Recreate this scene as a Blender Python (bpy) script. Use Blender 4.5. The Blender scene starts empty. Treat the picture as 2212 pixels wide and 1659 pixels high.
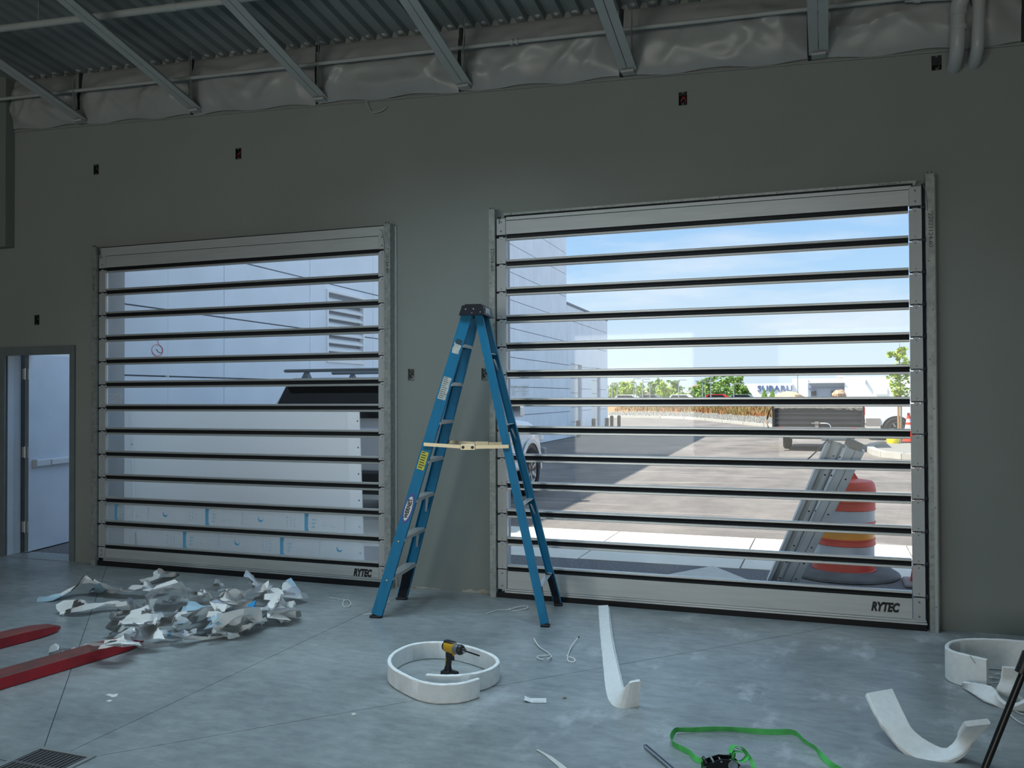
import bpy, math, random
from mathutils import Vector, Matrix, Euler
PI = math.pi
SC = bpy.context.scene
COL = SC.collection
rnd = random.Random(7)

# ------------------------------------------------------------------ camera, sky, sun, area lights, exposure
CAM = Vector((0.0, -6.789, 1.658)); FPX = 1886.25
_yaw, _pitch, _roll = -0.347, 0.014, -0.004
_f = Vector((math.sin(_yaw)*math.cos(_pitch), math.cos(_yaw)*math.cos(_pitch), math.sin(_pitch)))
_r = Vector((math.cos(_yaw), -math.sin(_yaw), 0.0)); _u = _r.cross(_f)
_c, _s = math.cos(_roll), math.sin(_roll)
_r2 = _c*_r + _s*_u; _u2 = -_s*_r + _c*_u
cd = bpy.data.cameras.new('camera'); cam = bpy.data.objects.new('camera', cd); COL.objects.link(cam)
cam.matrix_world = Matrix(((_r2.x, _u2.x, -_f.x, CAM.x), (_r2.y, _u2.y, -_f.y, CAM.y), (_r2.z, _u2.z, -_f.z, CAM.z), (0, 0, 0, 1)))
cd.sensor_fit = 'HORIZONTAL'; cd.sensor_width = 36.0; cd.lens = FPX/2212*36.0; cd.clip_start = 0.05; cd.clip_end = 600
SC.camera = cam

SC.view_settings.view_transform = 'Standard'; SC.view_settings.look = 'None'
SC.view_settings.gamma = 1.0; SC.view_settings.exposure = 0.0; SC.view_settings.use_curve_mapping = False

w = bpy.data.worlds.new('world'); SC.world = w; w.use_nodes = True
nt = w.node_tree; nt.nodes.clear()
N = lambda t: nt.nodes.new(t)
tc = N('ShaderNodeTexCoord'); sep = N('ShaderNodeSeparateXYZ'); nt.links.new(tc.outputs['Generated'], sep.inputs[0])
rp = N('ShaderNodeValToRGB'); nt.links.new(sep.outputs['Z'], rp.inputs[0])
e = rp.color_ramp.elements
e[0].position = 0.0; e[0].color = (.70, .83, .94, 1)
e[1].position = 1.0; e[1].color = (.50, .69, .96, 1)
for p, c in ((.07, (.64, .81, .96)), (.13, (.46, .70, .96)), (.20, (.36, .61, .94))):
    q = rp.color_ramp.elements.new(p); q.color = c + (1,)
mp = N('ShaderNodeMapping'); mp.inputs['Scale'].default_value = (1.3, 1.3, 7.0); nt.links.new(tc.outputs['Generated'], mp.inputs[0])
nz = N('ShaderNodeTexNoise'); nz.inputs['Scale'].default_value = 2.6; nz.inputs['Detail'].default_value = 6; nz.inputs['Roughness'].default_value = .55
nt.links.new(mp.outputs[0], nz.inputs['Vector'])
cr = N('ShaderNodeValToRGB'); cr.color_ramp.elements[0].position = .52; cr.color_ramp.elements[1].position = .80
cr.color_ramp.elements[0].color = (0, 0, 0, 1); cr.color_ramp.elements[1].color = (.75, .75, .75, 1); nt.links.new(nz.outputs['Fac'], cr.inputs[0])
mx = N('ShaderNodeMixRGB'); mx.inputs[2].default_value = (.95, .97, 1.0, 1)
nt.links.new(cr.outputs[0], mx.inputs[0]); nt.links.new(rp.outputs[0], mx.inputs[1])
bg = N('ShaderNodeBackground'); bg.inputs['Strength'].default_value = 1.08; nt.links.new(mx.outputs[0], bg.inputs[0])
wo = N('ShaderNodeOutputWorld'); nt.links.new(bg.outputs[0], wo.inputs[0])

sd = bpy.data.lights.new('sun', 'SUN'); sd.energy = 8.5; sd.angle = .009; sd.color = (1.0, .95, .86)
sun = bpy.data.objects.new('sun', sd); COL.objects.link(sun)
sun.rotation_euler = Vector((.62, .35, -1.0)).to_track_quat('-Z', 'Y').to_euler(); sun.location = (-30, -15, 40)

def area(name, loc, rot, sx, sy, power, color):
    d = bpy.data.lights.new(name, 'AREA'); d.shape = 'RECTANGLE'; d.size = sx; d.size_y = sy; d.energy = power; d.color = color
    o = bpy.data.objects.new(name, d); COL.objects.link(o); o.location = loc; o.rotation_euler = rot
    return o
# daylight from rear openings that the wall leaves unbuilt, and added overhead fill lights
area('rear_bay_daylight', (-4.6, -14.85, 1.7), (PI/2, 0, 0), 3.0, 3.0, 185, (1.0, .98, .90))
area('rear_bay_daylight', (0.4, -14.85, 1.7), (PI/2, 0, 0), 3.0, 3.0, 92, (1.0, .98, .90))
for lx, ly, pw_ in ((-4.9, -2.4, 22), (-2.7, -1.9, 38), (-.3, -1.9, 66), (-1.4, -5.6, 27)):  # unseen fills added to brighten the floor, lower wall and film heap
    fill_light = area('overhead_fill', (lx, ly, 5.0), (0, 0, 0), 1.6, .8, pw_, (.66, .87, 1.0)); fill_light.data.spread = math.radians(105)

# ------------------------------------------------------------------ sighting helpers: a measured bearing met with a real surface
def ray(u, v): return _r2*((u-1106)/FPX) - _u2*((v-829.5)/FPX) + _f
def on_z(u, v, z=0.0):
    d = ray(u, v); return CAM + d*((z-CAM.z)/d.z)
def on_y(u, v, y=0.0):
    d = ray(u, v); return CAM + d*((y-CAM.y)/d.y)
def on_x(u, v, x=0.0):
    d = ray(u, v); return CAM + d*((x-CAM.x)/d.x)

# ------------------------------------------------------------------ materials
MATS = {}
def mat(name, col, rough=.6, metal=0.0, spec=.5, var=0.0, vscale=8.0, col2=None, bump=0.0, bscale=40.0, stretch=None, detail=5.0, emit=None, coat=0.0, vr=(.35, .65)):
    if name in MATS: return MATS[name]
    m = bpy.data.materials.new(name); m.use_nodes = True; n = m.node_tree.nodes; l = m.node_tree.links
    b = n['Principled BSDF']
    b.inputs['Base Color'].default_value = tuple(col) + (1,); b.inputs['Roughness'].default_value = rough
    b.inputs['Metallic'].default_value = metal; b.inputs['Specular IOR Level'].default_value = spec
    b.inputs['Coat Weight'].default_value = coat
    if var or col2 or bump:
        t = n.new('ShaderNodeTexCoord'); vec = t.outputs['Object']
        if stretch:
            mp = n.new('ShaderNodeMapping'); mp.inputs['Scale'].default_value = stretch; l.new(vec, mp.inputs[0]); vec = mp.outputs[0]
        if var or col2:
            z = n.new('ShaderNodeTexNoise'); z.inputs['Scale'].default_value = vscale; z.inputs['Detail'].default_value = detail; l.new(vec, z.inputs['Vector'])
            r = n.new('ShaderNodeValToRGB'); l.new(z.outputs['Fac'], r.inputs[0])
            c2 = col2 or [min(1, c*(1+var)) for c in col]; c1 = col if col2 else [c*(1-var) for c in col]
            r.color_ramp.elements[0].position = vr[0]; r.color_ramp.elements[1].position = vr[1]
            r.color_ramp.elements[0].color = tuple(c1)+(1,); r.color_ramp.elements[1].color = tuple(c2)+(1,)
            l.new(r.outputs[0], b.inputs['Base Color'])
        if bump:
            z2 = n.new('ShaderNodeTexNoise'); z2.inputs['Scale'].default_value = bscale; z2.inputs['Detail'].default_value = 4; l.new(vec, z2.inputs['Vector'])
            bp = n.new('ShaderNodeBump'); bp.inputs['Strength'].default_value = bump; bp.inputs['Distance'].default_value = .01
            l.new(z2.outputs['Fac'], bp.inputs['Height']); l.new(bp.outputs[0], b.inputs['Normal'])
    MATS[name] = m
    return m
def sheet_mat(name, col, through=.35, gloss=.12, rough=.15, clear=0.0, ior=1.45):
    """thin sheet: diffuse + light passing through + sheen, partly clear"""
    m = bpy.data.materials.new(name); m.use_nodes = True; n = m.node_tree.nodes; l = m.node_tree.links; n.clear()
    d = n.new('ShaderNodeBsdfDiffuse'); d.inputs[0].default_value = tuple(col)+(1,)
    t = n.new('ShaderNodeBsdfTranslucent'); t.inputs[0].default_value = tuple(col)+(1,)
    a = n.new('ShaderNodeMixShader'); a.inputs[0].default_value = through; l.new(d.outputs[0], a.inputs[1]); l.new(t.outputs[0], a.inputs[2])
    g = n.new('ShaderNodeBsdfGlossy'); g.inputs['Roughness'].default_value = rough
    fr = n.new('ShaderNodeFresnel'); fr.inputs[0].default_value = ior
    b = n.new('ShaderNodeMixShader'); l.new(fr.outputs[0], b.inputs[0]) if gloss else None
    l.new(a.outputs[0], b.inputs[1]); l.new(g.outputs[0], b.inputs[2])
    if not gloss: b.inputs[0].default_value = 0
    out = b
    if clear:
        tr = n.new('ShaderNodeBsdfTransparent'); k = n.new('ShaderNodeMixShader'); k.inputs[0].default_value = clear
        l.new(b.outputs[0], k.inputs[1]); l.new(tr.outputs[0], k.inputs[2]); out = k
    o = n.new('ShaderNodeOutputMaterial'); l.new(out.outputs[0], o.inputs[0])
    MATS[name] = m; return m
def glass_mat(name, tint=(.975, .985, .985), strength=1.0):
    m = bpy.data.materials.new(name); m.use_nodes = True; n = m.node_tree.nodes; l = m.node_tree.links; n.clear()
    tr = n.new('ShaderNodeBsdfTransparent'); tr.inputs[0].default_value = tuple(tint)+(1,)
    g = n.new('ShaderNodeBsdfGlossy'); g.inputs['Roughness'].default_value = .03
    lw = n.new('ShaderNodeFresnel'); lw.inputs[0].default_value = 1.4
    mu = n.new('ShaderNodeMath'); mu.operation = 'MULTIPLY'; mu.inputs[1].default_value = strength; l.new(lw.outputs[0], mu.inputs[0])
    k = n.new('ShaderNodeMixShader'); l.new(mu.outputs[0], k.inputs[0]); l.new(tr.outputs[0], k.inputs[1]); l.new(g.outputs[0], k.inputs[2])
    o = n.new('ShaderNodeOutputMaterial'); l.new(k.outputs[0], o.inputs[0]); MATS[name] = m; return m

def floor_mat():
    m = bpy.data.materials.new('polished_concrete'); m.use_nodes = True; n = m.node_tree.nodes; l = m.node_tree.links
    b = n['Principled BSDF']; t = n.new('ShaderNodeTexCoord')
    def noise(sc, det, rough=.6, st=(1, 1, 1), loc=(0, 0, 0)):
        mp = n.new('ShaderNodeMapping'); mp.inputs['Scale'].default_value = st; mp.inputs['Location'].default_value = loc
        l.new(t.outputs['Object'], mp.inputs[0])
        z = n.new('ShaderNodeTexNoise'); z.inputs['Scale'].default_value = sc; z.inputs['Detail'].default_value = det; z.inputs['Roughness'].default_value = rough
        l.new(mp.outputs[0], z.inputs['Vector']); return z.outputs['Fac']
    def ramp(src, p0, p1, c0, c1):
        r = n.new('ShaderNodeValToRGB'); r.color_ramp.elements[0].position = p0; r.color_ramp.elements[1].position = p1
        r.color_ramp.elements[0].color = tuple(c0)+(1,); r.color_ramp.elements[1].color = tuple(c1)+(1,); l.new(src, r.inputs[0]); return r.outputs[0]
    base = ramp(noise(1.3, 7, .62), .33, .68, (.225, .255, .265), (.385, .42, .43))
    fine = ramp(noise(7, 9, .7, (1, 2.2, 1)), .36, .62, (.74, .75, .76), (1.06, 1.06, 1.06))
    mul = n.new('ShaderNodeMixRGB'); mul.blend_type = 'MULTIPLY'; mul.inputs[0].default_value = 1; l.new(base, mul.inputs[1]); l.new(fine, mul.inputs[2])
    # dusty white scuffs, mostly where people walked in from the second bay
    sc1 = ramp(noise(2.1, 8, .68, (1.4, .8, 1), (3.1, 1.7, 0)), .55, .72, (0, 0, 0), (1, 1, 1))
    sp = n.new('ShaderNodeSeparateXYZ'); l.new(t.outputs['Object'], sp.inputs[0])
    mr = n.new('ShaderNodeMapRange'); mr.inputs[1].default_value = -2.6; mr.inputs[2].default_value = -.6; mr.inputs[3].default_value = .08; mr.inputs[4].default_value = .8
    l.new(sp.outputs['X'], mr.inputs[0])
    mm = n.new('ShaderNodeMath'); mm.operation = 'MULTIPLY'; l.new(sc1, mm.inputs[0]); l.new(mr.outputs[0], mm.inputs[1])
    mix = n.new('ShaderNodeMixRGB'); mix.inputs[2].default_value = (.66, .69, .73, 1); l.new(mm.outputs[0], mix.inputs[0]); l.new(mul.outputs[0], mix.inputs[1])
    l.new(mix.outputs[0], b.inputs['Base Color'])
    rr = n.new('ShaderNodeMapRange'); rr.inputs[3].default_value = .24; rr.inputs[4].default_value = .5; l.new(noise(3, 6), rr.inputs[0]); l.new(rr.outputs[0], b.inputs['Roughness'])
    b.inputs['Specular IOR Level'].default_value = .5
    bp = n.new('ShaderNodeBump'); bp.inputs['Strength'].default_value = .05; l.new(noise(30, 4), bp.inputs['Height']); l.new(bp.outputs[0], b.inputs['Normal'])
    MATS['floor'] = m; return m
def asphalt_mat():
    m = bpy.data.materials.new('dusty_asphalt'); m.use_nodes = True; n = m.node_tree.nodes; l = m.node_tree.links
    b = n['Principled BSDF']; b.inputs['Roughness'].default_value = .9; b.inputs['Specular IOR Level'].default_value = .2
    t = n.new('ShaderNodeTexCoord')
    def noise(sc, det, st, rough=.6, rot=0):
        mp = n.new('ShaderNodeMapping'); mp.inputs['Scale'].default_value = st; mp.inputs['Rotation'].default_value = (0, 0, rot); l.new(t.outputs['Object'], mp.inputs[0])
        z = n.new('ShaderNodeTexNoise'); z.inputs['Scale'].default_value = sc; z.inputs['Detail'].default_value = det; z.inputs['Roughness'].default_value = rough
        l.new(mp.outputs[0], z.inputs['Vector']); return z.outputs['Fac']
    r = n.new('ShaderNodeValToRGB'); r.color_ramp.elements[0].position = .35; r.color_ramp.elements[1].position = .66
    r.color_ramp.elements[0].color = (.145, .132, .125, 1); r.color_ramp.elements[1].color = (.25, .222, .20, 1); l.new(noise(.9, 8, (1, .55, 1), .65, .2), r.inputs[0])
    # pale dusty streaks from turning wheels
    r2 = n.new('ShaderNodeValToRGB'); r2.color_ramp.elements[0].position = .54; r2.color_ramp.elements[1].position = .74
    r2.color_ramp.elements[0].color = (0, 0, 0, 1); r2.color_ramp.elements[1].color = (.62, .62, .62, 1); l.new(noise(1.4, 6, (.25, 2.6, 1), .6, .12), r2.inputs[0])
    mix = n.new('ShaderNodeMixRGB'); mix.inputs[2].default_value = (.44, .40, .355, 1); l.new(r2.outputs[0], mix.inputs[0]); l.new(r.outputs[0], mix.inputs[1])
    z = noise(60, 3, (1, 1, 1)); mp = n.new('ShaderNodeMapRange'); mp.inputs[3].default_value = .75; mp.inputs[4].default_value = 1.25; l.new(z, mp.inputs[0])
    mu = n.new('ShaderNodeMixRGB'); mu.blend_type = 'MULTIPLY'; mu.inputs[0].default_value = 1; l.new(mix.outputs[0], mu.inputs[1]); l.new(mp.outputs[0], mu.inputs[2])
    l.new(mu.outputs[0], b.inputs['Base Color']); MATS['asphalt'] = m; return m

M_floor = floor_mat(); M_asphalt = asphalt_mat()
M_track = mat('dull_aluminium_track', (.86, .90, .91), .5, metal=.05, var=.05, vscale=4)
M_joint = mat('joint_dark', (.05, .055, .06), .9)
M_wall = mat('wall_paint', (.285, .308, .288), .75, spec=.25, var=.03, vscale=1.2, bump=.04, bscale=120)
M_soffit = mat('soffit_paint', (.21, .235, .215), .8, spec=.2, var=.03, vscale=2)
M_ext = mat('exterior_concrete', (.46, .47, .48), .85, var=.06, vscale=3)
M_deck = mat('steel_deck', (.23, .26, .26), .5, metal=.0, spec=.4, var=.06, vscale=2)
M_joist = mat('grey_primed_steel', (.42, .45, .44), .5, var=.04, vscale=6)
M_pipe = mat('white_painted_pipe', (.43, .455, .44), .5, var=.03)
M_pvc = mat('white_pvc', (.46, .48, .48), .35, var=.02)
M_insul = mat('white_vinyl_facing', (.36, .375, .365), .38, spec=.6, var=.05, vscale=3, bump=.10, bscale=9)
M_gapd = mat('dark_gap', (.03, .033, .035), .9)
M_alu = mat('aluminium', (.56, .585, .585), .45, metal=.4, var=.04, vscale=5, stretch=(.6, 8, 8))
M_aluL = mat('aluminium_rail', (.62, .64, .64), .33, metal=.6)
M_plate = mat('aluminium_plate', (.50, .52, .525), .48, metal=.35, var=.04, vscale=9)
M_galv = mat('galvanised_steel', (.36, .39, .38), .45, metal=.5, var=.16, vscale=26, detail=7)
M_rubber = mat('black_rubber', (.010, .010, .012), .55, spec=.3)
M_black = mat('black_plastic', (.018, .019, .022), .4)
M_blackp = mat('black_print', (.012, .012, .014), .5)
M_screw = mat('dull_screw', (.20, .21, .21), .4, metal=.6)
M_glass = glass_mat('clear_polycarbonate', strength=.6)
M_doorblue = mat('primed_blue_grey_door', (.60, .68, .78), .5, var=.05, vscale=2.5, bump=.03)
M_frame = mat('dark_grey_door_frame', (.16, .19, .20), .5, var=.06)
M_steel = mat('brushed_steel', (.66, .67, .66), .35, metal=.8)
M_barw = mat('pale_grey_push_bar', (.62, .68, .72), .4)
M_louvre = mat('white_louvre', (.93, .93, .92), .45)
M_wing = mat('blue_grey_precast', (.86, .905, .96), .8, spec=.2, var=.035, vscale=1.6, detail=8)
M_wingd = mat('precast_joint', (.30, .32, .37), .9)
M_caulk = mat('white_caulk', (.86, .88, .9), .8)
M_white = mat('white_paint', (.80, .82, .83), .45, var=.02)
M_whitecar = mat('white_car_paint', (.80, .81, .82), .25, coat=.5)
M_conc = mat('pale_concrete', (.80, .765, .67), .85, var=.06, vscale=2.5, detail=8, stretch=(1, .5, 1))
M_kerb = mat('pale_kerb', (.46, .44, .39), .85, var=.05, vscale=3)
M_gravel = mat('grey_gravel', (.17, .165, .15), .95, col2=(.34, .325, .29), vscale=34, detail=3, bump=.6, bscale=30)
M_drygrass = mat('dry_orange_grass', (.34, .15, .065), .95, col2=(.36, .25, .10), vscale=3, detail=6)
M_blade = mat('dry_grass_blade', (.36, .16, .07), .9, col2=(.30, .27, .10), vscale=.8)
M_leaf = mat('bright_green_leaf', (.24, .42, .06), .6, col2=(.50, .58, .10), vscale=1.2)
M_leaf2 = mat('mid_green_leaf', (.13, .27, .06), .6, col2=(.30, .42, .10), vscale=.8)
M_bark = mat('grey_bark', (.25, .2, .15), .9)
M_stake = mat('brown_wooden_stake', (.42, .24, .12), .8)
M_orange = mat('traffic_orange', (.72, .062, .025), .45, var=.05, vscale=5)
M_amber = mat('amber_band', (.90, .36, .02), .4)
M_refl = mat('grey_white_reflective', (.60, .64, .66), .5, var=.08, vscale=7, detail=8)
M_tyre = mat('tyre_rubber', (.02, .02, .021), .85, bump=.3, bscale=30)
M_rim = mat('wheel_rim', (.42, .43, .44), .35, metal=.7)
M_darkglass = mat('dark_tinted_glass', (.012, .014, .017), .06, spec=.6)
M_redlamp = mat('red_lamp', (.65, .02, .025), .3)
M_tarp = mat('tan_tarp', (.62, .42, .25), .85, var=.15, vscale=6)
M_trailer = mat('black_trailer_steel', (.028, .03, .034), .5, var=.2, vscale=3)
M_trailerg = mat('grey_trailer_frame', (.26, .24, .22), .6)
M_blue = mat('blue_fibreglass', (.006, .20, .39), .5, spec=.3, var=.07, vscale=9, stretch=(3, 3, .6))
M_lalu = mat('ladder_aluminium', (.66, .67, .67), .36, metal=.55)
M_brass = mat('zinc_yellow_steel', (.44, .40, .29), .35, metal=.8)
M_lblack = mat('ladder_black_plastic', (.008, .009, .016), .45, spec=.3)
M_label = mat('worn_white_label', (.62, .64, .60), .6, var=.12, vscale=30)
M_ylabel = mat('yellow_label', (.72, .66, .05), .5)
M_logoblue = mat('logo_blue', (.02, .06, .30), .4)
M_foam = mat('white_polyethylene_foam', (.90, .93, .94), .75, spec=.2, var=.03, vscale=30, bump=.12, bscale=160)
M_film = sheet_mat('white_film', (.985, .99, .98), .14, .1, .3, ior=1.25)
M_filmc = sheet_mat('clear_film', (.92, .95, .96), .5, .1, .2, clear=.30, ior=1.3)
M_fblue = mat('blue_film_print', (.03, .34, .72), .35)
M_fpale = mat('pale_blue_film_print', (.42, .62, .76), .4)
M_cover = sheet_mat('white_translucent_sheet', (.99, .97, .93), .90, 0, .3)
M_panefilm = sheet_mat('door_film', (.80, .86, .90), .5, .1, .2, clear=.55)
M_band = mat('printed_blue_band', (.13, .42, .70), .4)
M_tie = mat('white_nylon', (.70, .71, .68), .5)
M_red = mat('red_fork_paint', (.44, .018, .03), .4, col2=(.30, .02, .03), vscale=6)
M_rust = mat('worn_fork_top', (.13, .055, .05), .55, col2=(.26, .06, .055), vscale=5, detail=8)
M_strap = mat('green_webbing', (.10, .56, .14), .6, var=.14, vscale=20)
M_chrome = mat('chromed_steel', (.55, .57, .58), .18, metal=1.0)
M_blacksteel = mat('black_steel', (.015, .016, .018), .3, metal=.3)
M_yellow = mat('tool_yellow', (.62, .36, .02), .4)
M_tgrey = mat('tool_grey', (.16, .18, .19), .35)
M_iron = mat('drain_iron', (.10, .105, .11), .6)
M_drain = mat('drain_frame', (.24, .26, .27), .55)
M_redwire = mat('red_wire', (.45, .03, .03), .5)
M_scribble = mat('red_spray_paint', (.80, .12, .14), .7)
M_beige = mat('beige_building', (.62, .52, .42), .8)
M_subblue = mat('blue_grey_letters', (.10, .145, .29), .5)
M_bluegrey = mat('blue_grey_cladding', (.24, .30, .40), .6)
M_polegrey = mat('pole_grey', (.26, .28, .31), .5)

# ------------------------------------------------------------------ mesh building
WM = {}
def setp(o, label=None, cat=None, group=None, kind=None):
    if label: o['label'] = label
    if cat: o['category'] = cat
    if group: o['group'] = group
    if kind: o['kind'] = kind
    return o
def thing(name, label, cat, loc=(0, 0, 0), rotz=0.0, group=None, kind=None):
    o = bpy.data.objects.new(name, None); COL.objects.link(o); o.empty_display_size = .1
    o.location = loc; o.rotation_euler = (0, 0, rotz)
    WM[o.name] = Matrix.Translation(Vector(loc)) @ Matrix.Rotation(rotz, 4, 'Z')
    return setp(o, label, cat, group, kind)
def wm(o): return WM.get(o.name, Matrix.Identity(4))
class MB:
    def __init__(s): s.v = []; s.f = []; s.m = []; s.mi = 0
    def add(s, vs, fs):
        b = len(s.v); s.v += [Vector(x) for x in vs]
        for f in fs: s.f.append([b+i for i in f]); s.m.append(s.mi)
        return s
    def box(s, a, b, M=None):
        x0, y0, z0 = a; x1, y1, z1 = b
        vs = [Vector(p) for p in ((x0, y0, z0), (x1, y0, z0), (x1, y1, z0), (x0, y1, z0), (x0, y0, z1), (x1, y0, z1), (x1, y1, z1), (x0, y1, z1))]
        if M: vs = [M @ p for p in vs]
        return s.add(vs, [(0, 3, 2, 1), (4, 5, 6, 7), (0, 1, 5, 4), (1, 2, 6, 5), (2, 3, 7, 6), (3, 0, 4, 7)])
    def cbox(s, a, b, c=.004, M=None):
        """box with chamfered long edges round z-x-y: simple bevel by three loops"""
        x0, y0, z0 = a; x1, y1, z1 = b
        def ring(i, z): return [(x0+i+c, y0+i, z), (x1-i-c, y0+i, z), (x1-i, y0+i+c, z), (x1-i, y1-i-c, z), (x1-i-c, y1-i, z), (x0+i+c, y1-i, z), (x0+i, y1-i-c, z), (x0+i, y0+i+c, z)]
        vs = ring(c, z0)+ring(0, z0+c)+ring(0, z1-c)+ring(c, z1)
        vs = [Vector(p) for p in vs]
        if M: vs = [M @ p for p in vs]
        fs = [tuple(reversed(range(8))), tuple(range(24, 32))]
        for k in range(3):
            for i in range(8): fs.append((k*8+i, k*8+(i+1) % 8, k*8+8+(i+1) % 8, k*8+8+i))
        return s.add(vs, fs)
    def hexa(s, p):  # eight corner points, bottom four then top four
        return s.add(p, [(0, 3, 2, 1), (4, 5, 6, 7), (0, 1, 5, 4), (1, 2, 6, 5), (2, 3, 7, 6), (3, 0, 4, 7)])
    def bar(s, p, q, wx, wy, up=(0, 0, 1)):
        p, q = Vector(p), Vector(q); d = (q-p).normalized(); up = Vector(up)
        if abs(d.dot(up)) > .98: up = Vector((1, 0, 0))
        a = d.cross(up).normalized()*wx/2; b = a.cross(d).normalized()*wy/2
        return s.hexa([p-a-b, p+a-b, p+a+b, p-a+b, q-a-b, q+a-b, q+a+b, q-a+b])
    def prism(s, prof, p, q, xa, ya):
        """profile [(a,b)] spanned along p->q, a along xa, b along ya"""
        p, q, xa, ya = Vector(p), Vector(q), Vector(xa), Vector(ya); n = len(prof)
        vs = [p+xa*a+ya*b for a, b in prof]+[q+xa*a+ya*b for a, b in prof]
        fs = [(i, (i+1) % n, n+(i+1) % n, n+i) for i in range(n)]+[tuple(reversed(range(n))), tuple(range(n, 2*n))]
        return s.add(vs, fs)
    def tube(s, pts, r, n=8, caps=True, flat=1.0):
        pts = [Vector(p) for p in pts]; rs = r if isinstance(r, (list, tuple)) else [r]*len(pts)
        ref = None; rings = []
        for i, p in enumerate(pts):
            d = (pts[min(i+1, len(pts)-1)]-pts[max(i-1, 0)])
            d = d.normalized() if d.length > 1e-9 else Vector((0, 0, 1))
            if ref is None:
                ref = d.cross(Vector((0, 0, 1)))
                if ref.length < .05: ref = d.cross(Vector((1, 0, 0)))
                ref.normalize()
            ref = (ref-d*ref.dot(d)).normalized(); b = d.cross(ref)
            rings.append([p+ref*math.cos(2*PI*k/n)*rs[i]+b*math.sin(2*PI*k/n)*rs[i]*flat for k in range(n)])
        vs = [v for g in rings for v in g]; fs = []
        for i in range(len(pts)-1):
            for k in range(n): fs.append((i*n+k, i*n+(k+1) % n, (i+1)*n+(k+1) % n, (i+1)*n+k))
        if caps: fs += [tuple(reversed(range(n))), tuple(range((len(pts)-1)*n, len(pts)*n))]
        return s.add(vs, fs)
    def lathe(s, prof, n=24, M=None, a0=0.0, a1=2*PI, caps=True):
        full = abs(a1-a0-2*PI) < 1e-6; m = n if full else n+1
        vs = []
        for r, z in prof:
            for k in range(m):
                a = a0+(a1-a0)*k/n; vs.append(Vector((r*math.cos(a), r*math.sin(a), z)))
        if M: vs = [M @ v for v in vs]
        fs = []
        for i in range(len(prof)-1):
            for k in range(n):
                k2 = (k+1) % m
                fs.append((i*m+k, i*m+k2, (i+1)*m+k2, (i+1)*m+k))
        if full and caps:
            if prof[0][0] > 1e-5: fs.append(tuple(reversed(range(m))))
            if prof[-1][0] > 1e-5: fs.append(tuple(range((len(prof)-1)*m, len(prof)*m)))
        return s.add(vs, fs)
    def strip(s, rows, close=False):
        """grid of rows of points"""
        n = len(rows[0]); vs = [p for r in rows for p in r]; fs = []
        for i in range(len(rows)-1):
            for k in range(n-1 if not close else n):
                k2 = (k+1) % n
                fs.append((i*n+k, i*n+k2, (i+1)*n+k2, (i+1)*n+k))
        return s.add(vs, fs)
    def build(s, name, m, parent=None, smooth=False, kind=None, label=None, cat=None, group=None, world=True):
        me = bpy.data.meshes.new(name)
        vs = s.v
        if parent is not None and world:
            inv = wm(parent).inverted(); vs = [inv @ v for v in vs]
        me.from_pydata([tuple(v) for v in vs], [], s.f)
        ms = m if isinstance(m, (list, tuple)) else [m]
        for x in ms: me.materials.append(x)
        if len(ms) > 1: me.polygons.foreach_set('material_index', s.m)
        if smooth:
            me.polygons.foreach_set('use_smooth', [True]*len(me.polygons))
            try: me.set_sharp_from_angle(angle=math.radians(38))
            except Exception: pass
        me.update()
        o = bpy.data.objects.new(name, me); COL.objects.link(o)
        if parent is not None: o.parent = parent; WM[o.name] = wm(parent)
        else: WM[o.name] = Matrix.Identity(4)
        return setp(o, label, cat, group, kind)
def inst(name, src, parent, loc, rot=None):
    """another piece with the same mesh (loc in world, source mesh centred on its origin)"""
    o = bpy.data.objects.new(name, src.data); COL.objects.link(o); o.parent = parent
    o.location = wm(parent).inverted() @ Vector(loc)
    if rot: o.rotation_euler = rot
    WM[o.name] = wm(parent); return o
def text_mesh(name, body, size, m, parent, M, ext=.0006, bold=0.0, shear=0.0, spacing=1.0, width=None, kind=None, align='LEFT', label=None):
    c = bpy.data.curves.new(name, 'FONT'); c.body = body; c.size = size; c.extrude = ext; c.offset = bold; c.shear = shear; c.space_character = spacing
    c.align_x = align; c.resolution_u = 3
    t = bpy.data.objects.new(name+'_tmp', c); COL.objects.link(t)
    me = bpy.data.meshes.new_from_object(t); bpy.data.objects.remove(t); bpy.data.curves.remove(c)
    me.name = name
    if width:
        xs = [v.co.x for v in me.vertices]; k = width/max(1e-6, max(xs)-min(xs)); x0 = min(xs)
        for v in me.vertices: v.co.x = (v.co.x-x0)*k
    inv = wm(parent).inverted() if parent else Matrix.Identity(4)
    me.transform(inv @ M); me.materials.clear(); me.materials.append(m)
    o = bpy.data.objects.new(name, me); COL.objects.link(o)
    if parent: o.parent = parent; WM[o.name] = wm(parent)
    return setp(o, label=label, kind=kind)
def crom(pts, n):
    """Catmull-Rom resample of a 3D polyline"""
    P = [Vector(p) for p in pts]; P = [P[0]*2-P[1]]+P+[P[-1]*2-P[-2]]; out = []; m = len(P)-3
    for i in range(n+1):
        t = i/n*m; k = min(int(t), m-1); t -= k; a, b, c, d = P[k:k+4]
        out.append(.5*((2*b)+(c-a)*t+(2*a-5*b+4*c-d)*t*t+(3*b-a-3*c+d)*t*t*t))
    return out
XF = lambda o, x, y, z: Matrix(((x[0], y[0], z[0], o[0]), (x[1], y[1], z[1], o[1]), (x[2], y[2], z[2], o[2]), (0, 0, 0, 1)))
FACE_ROOM = lambda o: XF(o, (1, 0, 0), (0, 0, 1), (0, -1, 0))    # text plane standing on a wall, facing the room

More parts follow.
